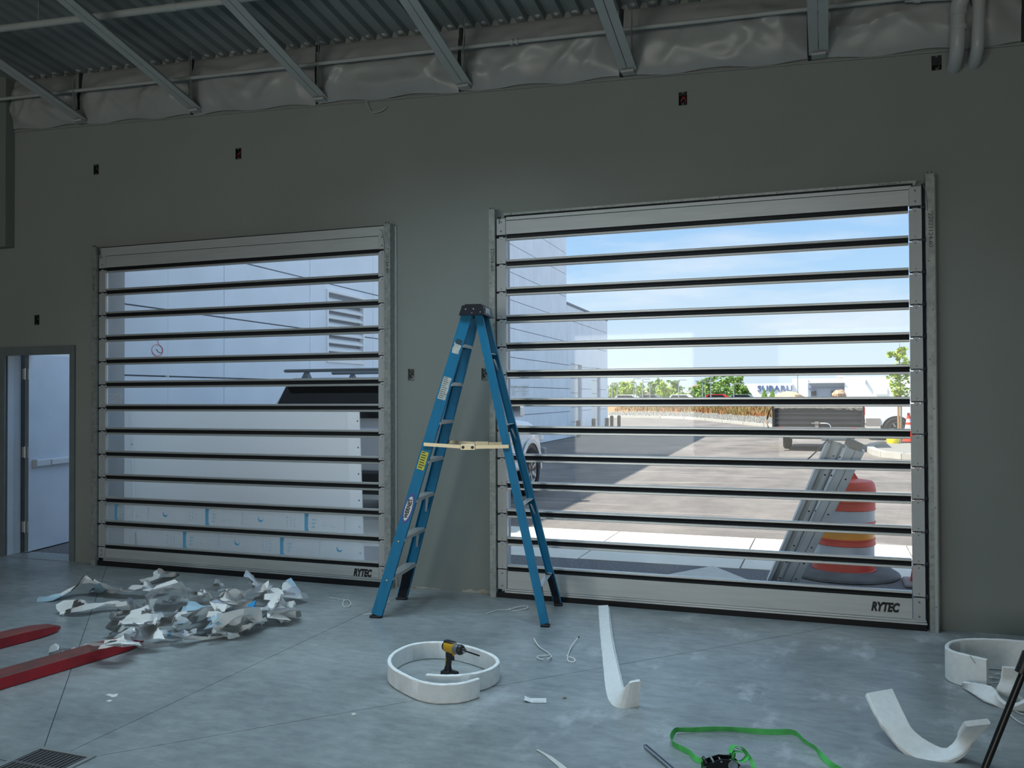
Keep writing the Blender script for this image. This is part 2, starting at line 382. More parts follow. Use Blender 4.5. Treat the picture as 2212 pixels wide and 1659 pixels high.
# ------------------------------------------------------------------ floor with real saw-cut joints
DR = Vector((-3.36, -3.80))            # drain centre: the cuts radiate from it
fl = setp(bpy.data.objects.new('floor', None), 'grey polished concrete floor slab with thin saw-cut joints', 'floor', kind='structure'); COL.objects.link(fl)
b = MB(); b.box((-9.5, -15, -.12), (5, .33, -.006)); b.build('floor_bed', M_joint, fl)
def clip(poly, p, n, off):
    out = []
    for i in range(len(poly)):
        a, c = poly[i], poly[(i+1) % len(poly)]
        da, dc = (a-p).dot(n)-off, (c-p).dot(n)-off
        if da >= 0: out.append(a)
        if (da >= 0) != (dc >= 0): out.append(a+(c-a)*(da/(da-dc)))
    return out
rect = [Vector(q) for q in ((-9.5, -15), (5, -15), (5, .33), (-9.5, .33))]
dirs = [math.degrees(math.atan2(.33+3.8, .44+3.36)), 90, math.degrees(math.atan2(-.208+3.677, -6.557+3.486)), 180, 225, 270, 315, 360+2]
dirs = [dirs[0], dirs[1], dirs[2], 180, 225, 270, 315]
for i in range(len(dirs)):
    a0, a1 = math.radians(dirs[i]), math.radians(dirs[(i+1) % len(dirs)])
    n0 = Vector((-math.sin(a0), math.cos(a0))); n1 = Vector((math.sin(a1), -math.cos(a1)))
    w0 = .0022 if i in (0, 1, 2) else .0022
    po = clip(clip(rect, DR, n0, .0022), DR, n1, .0022)
    bb = MB(); k = len(po)
    bb.add([(q.x, q.y, 0) for q in po]+[(q.x, q.y, -.005) for q in po], [tuple(range(k))]+[(j, k+j, k+(j+1) % k, (j+1) % k) for j in range(k)])
    bb.build('slab', M_floor, fl)

# floor drain
dr = thing('floor_drain', 'square cast iron floor drain grate where the floor joints meet', 'drain', (DR.x, DR.y, 0))
b = MB()
for a, c in (((-.17, -.17), (.17, -.145)), ((-.17, .145), (.17, .17)), ((-.17, -.145), (-.145, .145)), ((.145, -.145), (.17, .145))):
    b.box((DR.x+a[0], DR.y+a[1], .0005), (DR.x+c[0], DR.y+c[1], .007))
b.build('frame', M_drain, dr)
b = MB(); b.box((DR.x-.145, DR.y-.145, .0006), (DR.x+.145, DR.y+.145, .0018)); b.build('pan', M_gapd, dr)
b = MB(); b.box((-.005, -.062, .002), (.005, .062, .0065)); bar0 = None
for r in range(2):
    for k in range(12):
        x, y = DR.x-.132+.024*k, DR.y-.07+.14*r
        if bar0 is None:
            bar0 = b.build('grate_bar', M_iron, dr, world=False); bar0.location = (x-DR.x, y-DR.y, 0)
        else: inst('grate_bar', bar0, dr, (x, y, 0))
b = MB(); b.box((DR.x-.145, DR.y-.008, .0018), (DR.x+.145, DR.y+.008, .0068)); b.build('cross_bar', M_iron, dr)

# ------------------------------------------------------------------ back wall with openings and real recesses
D1 = (-6.729, -3.690); D2 = (-2.494, .547)                        # clear glass spans of the two roll-up doors
Y0, Y1 = .05, .33
openings = [(-8.2, -7.2, 0, 2.16), (-6.83, -3.60, 0, 3.10), (-2.59, .645, 0, 3.14)]
boxes = [(-6.929, 3.965), (-5.207, 3.955), (-7.714, 2.47), (-3.406, 1.85), (-2.718, 1.846), (-1.045, 3.976), (.747, 4.016)]
BW, BH = .033, .052
xs = sorted({-9.5, 5.0} | {x for o in openings for x in o[:2]} | {x+s for x, z in boxes for s in (-BW, BW)})
zs = sorted({0.0, 6.9} | {o[3] for o in openings} | {z+s for x, z in boxes for s in (-BH, BH)})
b = MB()
def hole(x, z):
    for o in openings:
        if o[0] < x < o[1] and o[2] < z < o[3]: return 1
    for bx, bz in boxes:
        if abs(x-bx) < BW and abs(z-bz) < BH: return 2
    return 0
for i in range(len(xs)-1):
    for j in range(len(zs)-1):
        x0, x1, z0, z1 = xs[i], xs[i+1], zs[j], zs[j+1]; h = hole((x0+x1)/2, (z0+z1)/2)
        if h == 0: b.mi = 0; b.add([(x0, Y0, z0), (x1, Y0, z0), (x1, Y0, z1), (x0, Y0, z1)], [(0, 1, 2, 3)])
        if h != 1: b.mi = 1; b.add([(x0, Y1, z0), (x1, Y1, z0), (x1, Y1, z1), (x0, Y1, z1)], [(3, 2, 1, 0)])
b.mi = 1
for x0, x1, z0, z1 in openings:
    b.add([(x0, Y0, z0), (x0, Y1, z0), (x0, Y1, z1), (x0, Y0, z1)], [(0, 1, 2, 3)])
    b.add([(x1, Y0, z0), (x1, Y1, z0), (x1, Y1, z1), (x1, Y0, z1)], [(3, 2, 1, 0)])
    b.add([(x0, Y0, z1), (x1, Y0, z1), (x1, Y1, z1), (x0, Y1, z1)], [(3, 2, 1, 0)])
b.mi = 0
for bx, bz in boxes:
    x0, x1, z0, z1 = bx-BW, bx+BW, bz-BH, bz+BH; y = Y0+.05
    b.add([(x0, Y0, z0), (x1, Y0, z0), (x1, Y0, z1), (x0, Y0, z1), (x0, y, z0), (x1, y, z0), (x1, y, z1), (x0, y, z1)], [(0, 4, 5, 1), (1, 5, 6, 2), (2, 6, 7, 3), (3, 7, 4, 0)])
    b.add([(x0, y, z0), (x1, y, z0), (x1, y, z1), (x0, y, z1)], [(0, 1, 2, 3)])
b.mi = 1; b.add([(-9.5, Y0, 6.9), (5, Y0, 6.9), (5, Y1, 6.9), (-9.5, Y1, 6.9)], [(0, 1, 2, 3)])
wb = b.build('wall_back', [M_wall, M_ext], kind='structure', label='long grey-green painted wall holding both glazed roll-up doors', cat='wall')
for x0, x1, h in ((-3.42, -3.13, .022), (-2.93, -2.68, .03)):     # bare drywall along the foot of the wall between the doors
    b = MB(); n = 9; top = [(x0+(x1-x0)*i/n, h*(.5+.8*rnd.random())) for i in range(n+1)]
    vs = [(x, Y0-.002, 0.002) for x, z in top]+[(x, Y0-.002, z) for x, z in top]
    b.add(vs, [(i, i+1, n+2+i, n+1+i) for i in range(n)]); b.build('bare_patch', mat('bare_drywall', (.52, .52, .46), .9, col2=(.34, .27, .20), vscale=9), wb)

# electrical boxes in the recesses
bl = ['small open electrical box high on the wall above the exit door side', 'open electrical box with a red wire high above the first roll-up door', 'small dark electrical box just above the grey exit door',
      'open electrical box on the pier between the doors, in clear view left of the ladder', 'open electrical box on the pier partly hidden behind the rear ladder rail',
      'open electrical box with red wires high above the second roll-up door', 'ragged open electrical box beside the white vent pipes']
for k, (bx, bz) in enumerate(boxes):
    t = thing('outlet_box', bl[k], 'outlet box', (bx, Y0, bz-BH), group='open electrical boxes on the back wall')
    b = MB(); x0, x1, z0, z1, y0, y1 = bx-BW+.001, bx+BW-.001, bz-BH+.001, bz+BH-.001, Y0-.003, Y0+.047; th = .003
    b.box((x0, y0, z0), (x0+th, y1, z1)); b.box((x1-th, y0, z0), (x1, y1, z1)); b.box((x0+th, y0, z0), (x1-th, y1, z0+th)); b.box((x0+th, y0, z1-th), (x1-th, y1, z1)); b.box((x0+th, y1-th, z0+th), (x1-th, y1, z1-th))
    b.build('box_shell', M_gapd if k in (0, 1, 2, 5, 6) else M_galv, t)
    b = MB(); b.tube(crom([(bx-.012, Y0+.04, bz-.03), (bx-.015, Y0+.01, bz-.01), (bx+.012, Y0+.004, bz+.01), (bx+.008, Y0+.03, bz+.035)], 12), .0042, 6)
    b.build('wire', M_redwire if k in (1, 5) else M_black, t, smooth=True)
    b = MB(); b.tube(crom([(bx+.015, Y0+.04, bz-.035), (bx+.016, Y0+.008, bz+.0), (bx-.006, Y0+.012, bz+.02), (bx-.01, Y0+.035, bz+.04)], 12), .0036, 6)
    b.build('wire', M_black if k in (1, 3, 4) else M_redwire if k == 5 else M_tgrey, t, smooth=True)
    for dz in (BH-.008, -BH+.008):
        b = MB(); b.box((bx-.007, Y0-.004, bz+dz-.005), (bx+.007, Y0-.001, bz+dz+.005)); b.build('mounting_ear', M_tgrey, t)

# other walls, soffit
b = MB(); b.box((-9.6, -15, 0), (-9.5, .33, 7)); b.build('wall_left', M_wall, kind='structure', label='grey painted side wall beyond the exit door', cat='wall')
b = MB(); b.box((5, -15, 0), (5.1, .33, 7)); b.build('wall_right', M_wall, kind='structure', label='grey painted side wall beyond the second roll-up door', cat='wall')
b = MB(); b.box((-9.5, -15.2, 0), (5, -15, 7.4)); b.build('wall_rear', M_wall, kind='structure', label='grey painted wall at the other end of the bay', cat='wall')
b = MB(); b.box((-9.5, -.06, 3.237), (-8.03, .049, 5.2)); b.build('trim_1', M_soffit, kind='structure', label='dark boxed-out soffit high in the wall corner above the exit door', cat='soffit')

# ------------------------------------------------------------------ roof deck, joist chords, insulation, pipes
deck = lambda x, y: 4.685-.039*x-.141*y
wtop = lambda x: 4.142-.042*x
b = MB(); rows = []
pitch = .1575; prof = []
x = -9.5
while x < 5.0:
    prof += [(x, 0), (x+.085, 0), (x+.1, .045), (x+.142, .045)]; x += pitch
for y in (.04, -3.0, -7.0, -11.0, -15.0): rows.append([Vector((px, y, deck(px, y)+pz)) for px, pz in prof])
b.strip(rows)
b.build('ceiling', M_deck, kind='structure', label='ribbed grey steel roof deck over the bay', cat='ceiling')
b = MB(); b.add([(-9.6, .4, 6.9), (5.1, .4, 6.9), (5.1, -15.2, 8.2), (-9.6, -15.2, 8.2)], [(0, 1, 2, 3)]); b.build('roof', M_ext, kind='structure', label='flat roof surface above the steel deck', cat='roof')

GX = [-8.52, -7.116, -5.728, -4.331, -2.917, -1.526, -.104, 1.29, 2.70]     # seams between insulation blankets
il = ['in the corner beside the dark soffit', 'second from the corner soffit, crossed by the sprinkler pipe', 'above the first roll-up door', 'above the pier between the two doors', 'directly above the ladder and its pier', 'above the second roll-up door', 'beside the white vent pipes', 'at the far end past the vent pipes']
for k in range(len(GX)-1):
    x0, x1 = GX[k]+.018, GX[k+1]-.018
    if k == 0: x0 = -8.025
    b = MB(); r2 = random.Random(40+k); nu, nv = 64, 22; ph = r2.random()*9
    fo = [(r2.uniform(x0, x1), r2.uniform(.05, .95), r2.uniform(-1.5, 1.5), r2.uniform(.010, .026), r2.uniform(.06, .13), r2.uniform(.3, .8)) for _ in range(16)]
    rows = []
    for j in range(nv+1):
        row = []; tv = j/nv
        for i in range(nu+1):
            tu = i/nu; px = x0+(x1-x0)*tu; z0, z1 = wtop(px)-.005+.012*math.sin(px*9+ph), deck(px, 0)-.004
            bulge = .085*math.sin(PI*tv)**.7*min(1, 6*min(tu, 1-tu)+.25)
            wr = 0.0
            for cx, cv, sl, a_, w2, l2 in fo:                      # soft creases running across the blanket
                dx, dv = px-cx, (tv-cv)*.55; along = (dx+dv*sl)/math.hypot(1, sl); across = (dv-dx*sl)/math.hypot(1, sl)
                wr += a_*math.exp(-(across/w2)**2*4)*math.exp(-(along/l2)**2)
            row.append(Vector((px, .045-bulge-wr*math.sin(PI*min(1, tv*1.15+.02))**.5-.014*(1-tv), z0+(z1-z0)*tv)))
        rows.append(row)
    b.strip(rows)
    b.build('insulation_blanket', M_insul, smooth=True, label='wrinkled white faced insulation blanket '+il[k], cat='insulation', group='insulation blankets along the wall head')
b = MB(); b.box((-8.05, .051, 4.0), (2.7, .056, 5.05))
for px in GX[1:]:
    b.box((px-.014, .02, wtop(px)), (px+.014, .05, deck(px, 0)))  # near-black strip puts the seam's shade into colour
b.build('gap_shade', M_gapd, kind='structure', label='dark strips coloured in as shade between the insulation blankets', cat='trim')
b = MB()
for k in range(30):
    xa, xb = -8.05+.36*k, -8.05+.36*(k+1); b.hexa([(xa, .035, wtop(xa)-.025), (xb, .035, wtop(xb)-.025), (xb, .049, wtop(xb)-.025), (xa, .049, wtop(xa)-.025), (xa, .035, wtop(xa)-.012), (xb, .035, wtop(xb)-.012), (xb, .049, wtop(xb)-.012), (xa, .049, wtop(xa)-.012)])
b.build('trim_3', M_wall, kind='structure', label='thin drywall edge bead along the top of the painted wall', cat='trim')
# loose plugs of insulation stuffed in the deck flutes
b = MB(); r2 = random.Random(3); x = -8.0
while x < 3:
    px = x+.121; z = deck(px, 0)+.012; c = [Vector((px, -.012, z))]
    for i in range(3):
        rr = .026*(.7+.6*r2.random()); o = Vector((px+.02*(r2.random()-.5), -.01-.012*r2.random(), z+.012*(r2.random()-.5)))
        b.lathe([(0, -rr*.6), (rr*.8, -rr*.45), (rr, 0), (rr*.8, rr*.45), (0, rr*.6)], 7, Matrix.Translation(o) @ Euler((r2.random(), r2.random(), 0)).to_matrix().to_4x4())
    x += pitch
b.build('flute_insulation', M_insul, kind='stuff', smooth=True, label='tufts of insulation stuffed into the deck flutes along the wall head', cat='insulation')

ml = ['in the corner by the dark soffit', 'second from the corner soffit', 'ending above the first roll-up door', 'ending above the pier right of the ladder top', 'ending above the second roll-up door', 'nearest the white vent pipes']
mx_ = [-7.066, -5.647, -4.268, -2.865, -1.462, -.043]
for k, px in enumerate(mx_):
    z0 = wtop(px)+.02; p0 = Vector((px, -.01, z0)); p1 = Vector((px, -4.3, z0+.264*4.29))
    t = thing('roof_joist', 'sloping grey steel joist chord '+ml[k], 'joist', p0, group='joist chords under the roof deck')
    dv = (p1-p0).normalized(); up = Vector((1, 0, 0)).cross(dv); up = up if up.z > 0 else -up
    for s in (-1, 1):
        # an angle iron: flat leg below, upright leg beside the centre gap
        pr = [(s*.003, 0), (s*.068, 0), (s*.068, .008), (s*.011, .008), (s*.011, .064), (s*.003, .064)]
        b = MB(); b.prism(pr, p0, p1, (1, 0, 0), up); b.build('chord_angle', M_joist, t)
    b = MB(); b.box((px-.0025, -.05, z0-.015), (px+.0025, .03, z0+.10)); b.box((px-.05, -.06, z0-.02), (px+.05, .03, z0-.002)); b.build('seat_plate', M_joist, t)
    b = MB(); b.box((px+.055, -.17, z0+.06), (px+.061, -.14, z0+.36)); b.build('hanger', M_galv, t)

sp = thing('sprinkler_pipe', 'thin white painted pipe crossing the insulation along the wall head', 'pipe', (-8.0, -.15, 4.70))
zsp = lambda x: 4.742-.0368*(x+8.0)
b = MB(); b.tube([(-9.4, -.15, zsp(-9.4)), (.62, -.15, zsp(.62))], .0165, 10); b.build('pipe_run', M_pipe, sp, smooth=True)
cx = on_y(1111, 90, -.15).x
for k in range(2):
    b = MB(); b.tube([(cx-.035+.045*k, -.15, zsp(cx-.035+.045*k)), (cx-.01+.045*k, -.15, zsp(cx-.01+.045*k))], .024, 10); b.build('coupling', M_pipe, sp, smooth=True)
for px in mx_[1:]:
    b = MB(); b.tube(crom([(px+.06, -.15, zsp(px)+.25), (px+.06, -.15, zsp(px)+.02), (px+.06, -.172, zsp(px)-.004), (px+.06, -.15, zsp(px)-.022), (px+.06, -.128, zsp(px))], 14), .004, 6); b.build('hook', M_galv, sp, smooth=True)

for nm, (u0, v0, u1, v1), zz, rr, lb in (('main_pipe', (0, 62, 500, 0), 4.9, .030, 'large pale pipe running under the joists in the top corner'), ('conduit', (0, 12, 110, 0), 5.2, .022, 'pale pipe nearest the ceiling corner, cut by the top edge')):
    a, c = on_z(u0, v0, zz), on_z(u1, v1, zz); d = (c-a).normalized(); a = a-d*1.8; c = c+d*6
    t = thing('roof_'+nm, lb, 'pipe', a)
    b = MB(); b.tube([a, c], rr, 14); b.build('pipe_run', M_pipe, t, smooth=True)
    if nm == 'main_pipe':
        j = on_z(371, 16, zz); b = MB(); b.tube([j-d*.05, j+d*.05], rr*1.10, 14); b.build('coupling', M_pipe, t, smooth=True)
    for q in (a+d*2.2, a+d*5.5):
        b = MB(); b.tube([q+Vector((0, 0, rr*.8)), Vector((q.x, q.y, deck(q.x, q.y)+.01))], .005, 6); b.build('hanger_rod', M_galv, t, smooth=True)

for k, (bx, rr, lb) in enumerate(((.858, .048, 'thicker white plastic vent pipe with an offset elbow going into the wall'), (.985, .042, 'straight white plastic vent pipe, the one nearer the wall end'))):
    t = thing('vent_pipe', lb, 'pipe', (bx, .04, 3.94), group='white vent pipes at the wall head')
    zb = 3.985
    if k == 0: path = [(bx-.004, .12, zb-.02), (bx-.004, .0, zb-.015), (bx-.002, -.10, zb+.03), (bx, -.14, zb+.10), (bx+.006, -.15, zb+.30)]
    else: path = [(bx-.004, .12, zb-.01), (bx-.004, .0, zb-.005), (bx-.002, -.09, zb+.035), (bx, -.12, zb+.10), (bx+.01, -.125, zb+.40), (bx+.02, -.13, zb+.9)]
    b = MB(); b.tube(crom(path, 22), rr, 18); b.build('pipe', M_pvc, t, smooth=True)
    if k == 0:
        b = MB(); b.tube(crom([(bx+.006, -.15, zb+.27), (bx+.012, -.155, zb+.35), (bx+.075, -.20, zb+.47), (bx+.13, -.23, zb+.56)], 14), rr*1.14, 18); b.build('elbow', M_pvc, t, smooth=True)
        b = MB(); b.tube([(bx+.006, -.146, zb+.17), (bx+.007, -.147, zb+.20)], rr*1.12, 18); b.build('collar', M_pvc, t, smooth=True)
        b = MB(); b.tube([(bx+.13, -.23, zb+.55), (bx+.3, -.30, zb+.85)], rr, 16); b.build('upper_pipe', M_pvc, t, smooth=True)
    else:
        b = MB(); b.tube([(bx+.009, -.124, zb+.36), (bx+.010, -.124, zb+.39)], rr*1.12, 18); b.build('collar', M_pvc, t, smooth=True)
t = thing('drain_pipe', 'white plastic pipe with fittings crossing at the very top by the vents', 'pipe', (.6, -.12, 4.42))
b = MB(); b.tube([on_y(1955, -4, -.12), on_y(2085, -10, -.12)], .03, 14); b.build('pipe', M_pvc, t, smooth=True)
b = MB(); b.tube([on_y(1975, -5, -.12), on_y(1990, -5, -.12)], .037, 14); b.build('coupling', M_pvc, t, smooth=True)

t = MB(); t.tube(crom([on_y(788, 212, .03), on_y(797, 232, .03), on_y(803, 242, .02), on_y(820, 241, .02), on_y(834, 232, .03), on_y(836, 229, .04)], 24), .005, 6)
t.build('loose_cable', M_pipe, smooth=True, label='short white cable loop hanging from the wall head above the first door', cat='cable')

# ------------------------------------------------------------------ the two glazed roll-up doors
PT = .229
def roll_door(name, label, X, zb, logo_x, rail_l, rail_r, header2):
    x0, x1 = X; t = thing(name, label, 'roll-up door', ((x0+x1)/2, 0, 0), kind='structure')
    hb, hr = .0165, .019                                            # half seal height, aluminium rail height
    zbar = [zb-PT*k for k in range(13)]
    def part(nm, a, c, m, src=None, loc=None):
        b = MB(); b.box(a, c); return b.build(nm, m, t)
    # rubber seals between the slats
    b = MB(); L = x1-x0
    pr = [(-.010, -hb), (.012, -hb), (.012, hb), (-.010, hb), (-.014, hb*.6), (-.011, 0), (-.014, -hb*.6)]
    b.prism(pr, (-L/2, 0, 0), (L/2, 0, 0), (0, 1, 0), (0, 0, 1)); seal = None
    b2 = MB(); pr2 = [(-.017, 0), (.012, 0), (.012, hr), (-.014, hr), (-.021, hr*.72), (-.021, hr*.2)]
    b2.prism(pr2, (-L/2, 0, 0), (L/2, 0, 0), (0, 1, 0), (0, 0, 1)); rail = None
    b3 = MB(); ph = PT-2*hb-2*hr; b3.box((-L/2, -.003, 0), (L/2, .003, ph)); pane = None
    xc = (x0+x1)/2
    for k in range(13):
        if seal is None: seal = b.build('rubber_seal', M_rubber, t, world=False); seal.location = (0, 0, zbar[k])
        else: inst('rubber_seal', seal, t, (xc, 0, zbar[k]))
        for s in (0, 1):
            if (k == 0 and s == 0) or (k == 12 and s == 1): continue
            z = zbar[k]+(hb if s == 0 else -hb-hr)
            if rail is None: rail = b2.build('slat_rail', M_aluL, t, world=False); rail.location = (0, 0, z)
            else: inst('slat_rail', rail, t, (xc, 0, z))
        if k < 12:
            z = zbar[k+1]+hb+hr
            if pane is None: pane = b3.build('glass_pane', M_glass, t, world=False); pane.location = (0, 0, z)
            else: inst('glass_pane', pane, t, (xc, 0, z))
    # slat end plates, hinge links and side rollers
    pw = .079
    bp = MB(); h = PT-.004
    bp.add([(-pw/2, -.024, .002), (pw/2, -.024, .002), (pw/2, -.024, h-.012), (pw*.24, -.024, h-.012), (pw*.20, -.024, h), (-pw*.20, -.024, h), (-pw*.24, -.024, h-.012), (-pw/2, -.024, h-.012)] +
           [(-pw/2, .012, .002), (pw/2, .012, .002), (pw/2, .012, h-.012), (pw*.24, .012, h-.012), (pw*.20, .012, h), (-pw*.20, .012, h), (-pw*.24, .012, h-.012), (-pw/2, .012, h-.012)],
           [(0, 1, 2, 7), (7, 2, 3, 6), (6, 3, 4, 5), (15, 10, 9, 8)] + [(i, 8+i, 8+(i+1) % 8, (i+1) % 8) for i in range(8)])
    plate = hinge = roller = None
    bh = MB(); bh.box((-pw*.47, -.0215, -.007), (pw*.47, .008, .009)); bh.box((-pw*.30, -.0262, -.001), (pw*.30, -.0215, .0035))
    br = MB(); br.lathe([(0, -.012), (.016, -.012), (.019, -.007), (.019, .007), (.016, .012), (0, .012)], 12, Matrix.Rotation(PI/2, 4, 'Y'))
    scr = MB()
    for s in (-1, 1):
        px = (x0-.004-pw/2) if s < 0 else (x1+.005+pw/2)
        for k in range(13):
            if k < 12:
                if plate is None: plate = bp.build('end_plate', M_plate, t, world=False); plate.location = (px-xc, 0, zbar[k+1])
                else: inst('end_plate', plate, t, (px, 0, zbar[k+1]))
                for dz in (.022, PT-.026): scr.lathe([(.0052, 0), (.004, .003), (0, .0034)], 8, Matrix.Translation((px, -.024, zbar[k+1]+dz)) @ Matrix.Rotation(PI/2, 4, 'X'))
            if hinge is None: hinge = bh.build('hinge_link', M_blacksteel, t, world=False); hinge.location = (px-xc, 0, zbar[k])
            else: inst('hinge_link', hinge, t, (px, 0, zbar[k]))
            rx = px+s*(pw/2+.013)
            if roller is None: roller = br.build('side_roller', M_black, t, world=False); roller.location = (rx-xc, -.012, zbar[k])
            else: inst('side_roller', roller, t, (rx, -.012, zbar[k]))
        # top and bottom end plates
        for za, zc in ((zbar[0]+.012, zbar[0]+.148), (zbar[12]-(.112 if header2 else .168), zbar[12]-.006)):
            b = MB(); b.cbox((px-pw/2, -.027, za), (px+pw/2, .012, zc), .002); b.build('end_plate', M_plate, t)
            for dz in (.03, -.03):
                zz = za+dz if dz > 0 else zc+dz
                scr.lathe([(.0075, 0), (.006, .004), (0, .0045)], 8, Matrix.Translation((px, -.027, zz)) @ Matrix.Rotation(PI/2, 4, 'X'))
    # header
    zt = zbar[0]
    part('header_panel', (x0-.0035, -.018, zt+hb), (x1+.0045, .012, zt+.128), M_alu)
    part('header_panel', (x0, -.012, zt+.1285), (x1, .012, zt+.1315), M_joint)
    if header2:
        part('header_panel', (x0-.07, -.026, zt+.132), (x1+.07, .02, zt+.212), M_alu)
        part('header_gap', (x0-.07, -.01, zt+.213), (x1+.07, .02, zt+.224), M_gapd)
        part('header_strip', (x0-.07, .018, zt+.222), (x1+.07, .05, zt+.232), M_galv)
    else:
        part('header_panel', (x0, -.024, zt+.132), (x1+.02, .012, zt+.158), M_alu)
        part('header_gap', (x0-.02, -.012, zt+.158), (x1+.03, .02, zt+.172), M_gapd)
        part('header_strip', (x0-.02, -.03, zt+.172), (x1+.05, .049, zt+.190), M_galv)
        for i in range(8): scr.lathe([(.006, 0), (.005, .003), (0, .0035)], 8, Matrix.Translation((x0+.05+i*.42, -.03, zt+.181)) @ Matrix.Rotation(PI/2, 4, 'X'))
    # bottom bar
    zl = zbar[12]-hb; hp = .088 if header2 else .144                 # the first door's bottom panel is the lower one
    part('bottom_panel', (x0, -.020, zl-hp), (x1, .012, zl), M_alu)
    part('bottom_bead', (x0-.02, -.026, zl-hp-.015), (x1+.09, .012, zl-hp-.0025), M_aluL)
    part('bottom_bead', (x0-.02, -.030, zl-hp-.032), (x1+.095, .012, zl-hp-.019), M_aluL)
    part('bottom_seal', (x0-.085, -.034, .0), (x1+.09, .03, zl-hp-.0325), M_rubber)
    # guide rails
    for gi, (a, c) in enumerate((rail_l, rail_r)):
        s = 1 if gi == 0 else -1; zt2 = zt+.205+.02
        b = MB(); lip = .006
        b.box((a, -.056, 0.001), (c, -.056+lip, zt2)); b.box((a if s < 0 else c-lip, -.050, .001), (a+lip if s < 0 else c, -.012, zt2)); b.box((a if s > 0 else c-lip, -.050, .001), (a+lip if s > 0 else c, .049, zt2))
        g = b.build('guide_rail', M_galv, t)
        xo = a if s > 0 else c
        b = MB(); b.box((xo-.016 if s > 0 else xo, .030, .001), (xo if s > 0 else xo+.016, .049, zt2-.01)); b.build('wall_angle', M_plate, t)
        xi = c if s > 0 else a
        b = MB(); b.box((min(xi, xi+s*.018), .02, .005), (max(xi, xi+s*.018), .045, zt2-.05)); b.build('track_back', M_gapd, t)
        for i in range(9): scr.lathe([(.0062, 0), (.005, .003), (0, .0035)], 8, Matrix.Translation(((a+c)/2+.012*(-1)**i, -.056, .18+.345*i)) @ Matrix.Rotation(PI/2, 4, 'X'))
        for dx in (-.014, .012):
            b = MB(); b.box(((a+c)/2+dx-.002, -.055, zt2), ((a+c)/2+dx+.002, -.045, zt2+.014)); b.build('rail_tab', M_black, t)
        b = MB(); pth = [((xi), -.058, zt2-.06), (xi+s*.02, -.05, zt2-.005), (xi+s*.035, -.04, zt2-.03), (xi+s*.03, -.03, zt2-.12)]
        if s < 0: b.tube(crom([(xi+.01, -.058, zt2-.26), (xi+.005, -.06, zt2-.16), (xi-.02, -.055, zt2-.06), (xi-.05, -.04, zt2-.045)], 14), .0028, 5)
        else: b.tube(crom(pth, 14), .003, 5)
        b.build('sensor_cable', M_tgrey, t, smooth=True)
    scr.build('rail_screws', M_screw, t, kind='stuff')
    # maker's lettering on the bottom bar
    text_mesh('lettering', 'RYTEC', .085, M_blackp, t, FACE_ROOM((logo_x[0], -.0212, logo_x[2])), bold=.0048, shear=.26, spacing=.98, width=logo_x[1]-logo_x[0])
    # small warning sticker on the seventh pane
    zs_ = zbar[6]+.045
    b = MB(); b.box((x0+.03, -.0042, zs_), (x0+.19, -.0034, zs_+.10)); st = b.build('warning_sticker', sheet_mat('clear_sticker', (.75, .74, .74), .4, 0, .3, clear=.88) if 'clear_sticker' not in MATS else MATS['clear_sticker'], t)
    b = MB()
    for i in range(6):
        for sx in (0.034, .126): b.box((x0+sx, -.0052, zs_+.082-.014*i), (x0+sx+.055-.012*(i % 3), -.0044, zs_+.085-.014*i))
    b.build('sticker_print', mat('faded_print', (.50, .50, .53), .6), st, kind='stuff')
    b = MB(); pr_ = [((.0125+dr)*math.cos(2*PI*i/20), (.0125+dr)*math.sin(2*PI*i/20)) for dr in (0, .0022) for i in range(20)]; b.add([(x0+.108+q[0], -.0047, zs_+.055+q[1]) for q in pr_], [(i, (i+1) % 20, 20+(i+1) % 20, 20+i) for i in range(20)]); b.build('sticker_ring', mat('faded_red', (.62, .30, .32), .6), st)
    return t, zbar
d2, zb2 = roll_door('door_2', 'glazed aluminium roll-up door whose two lowest panes still wear blue printed film', D1, 2.935, (-3.937, -3.752, .088), (-6.880, -6.822), (-3.613, -3.552), True)
d3, zb3 = roll_door('door_3', 'glazed aluminium roll-up door showing the parking lot, orange drum and sky', D2, 2.983, (.278, .468, .118), (-2.634, -2.583), (.657, .712), False)
ROT90 = lambda o: XF(o, (0, 0, -1), (1, 0, 0), (0, -1, 0))          # writing that runs down a rail
text_mesh('handwriting', '22004-60', .042, M_blackp, d3, ROT90((-2.617, -.0565, 2.885)), width=.19, bold=-.0003)
text_mesh('handwriting', '22021124-60', .042, M_blackp, d3, ROT90((.674, -.0565, 2.93)), width=.24, bold=-.0003)
text_mesh('handwriting', '20134-40', .040, M_blackp, d2, ROT90((-3.592, -.0565, 2.90)), width=.17, bold=-.0003)
text_mesh('handwriting', '220120-60', .03, M_blackp, d2, ROT90((-6.862, -.0565, 2.88)), width=.16, bold=-.0003)
text_mesh('handwriting', '220120-60', .016, M_blackp, d3, FACE_ROOM((.35, -.0306, 3.157)), width=.12)
b = MB(); b.box((.69, -.058, .001), (.708, -.0562, 1.78)); b.build('rail_strip', M_plate, d3)

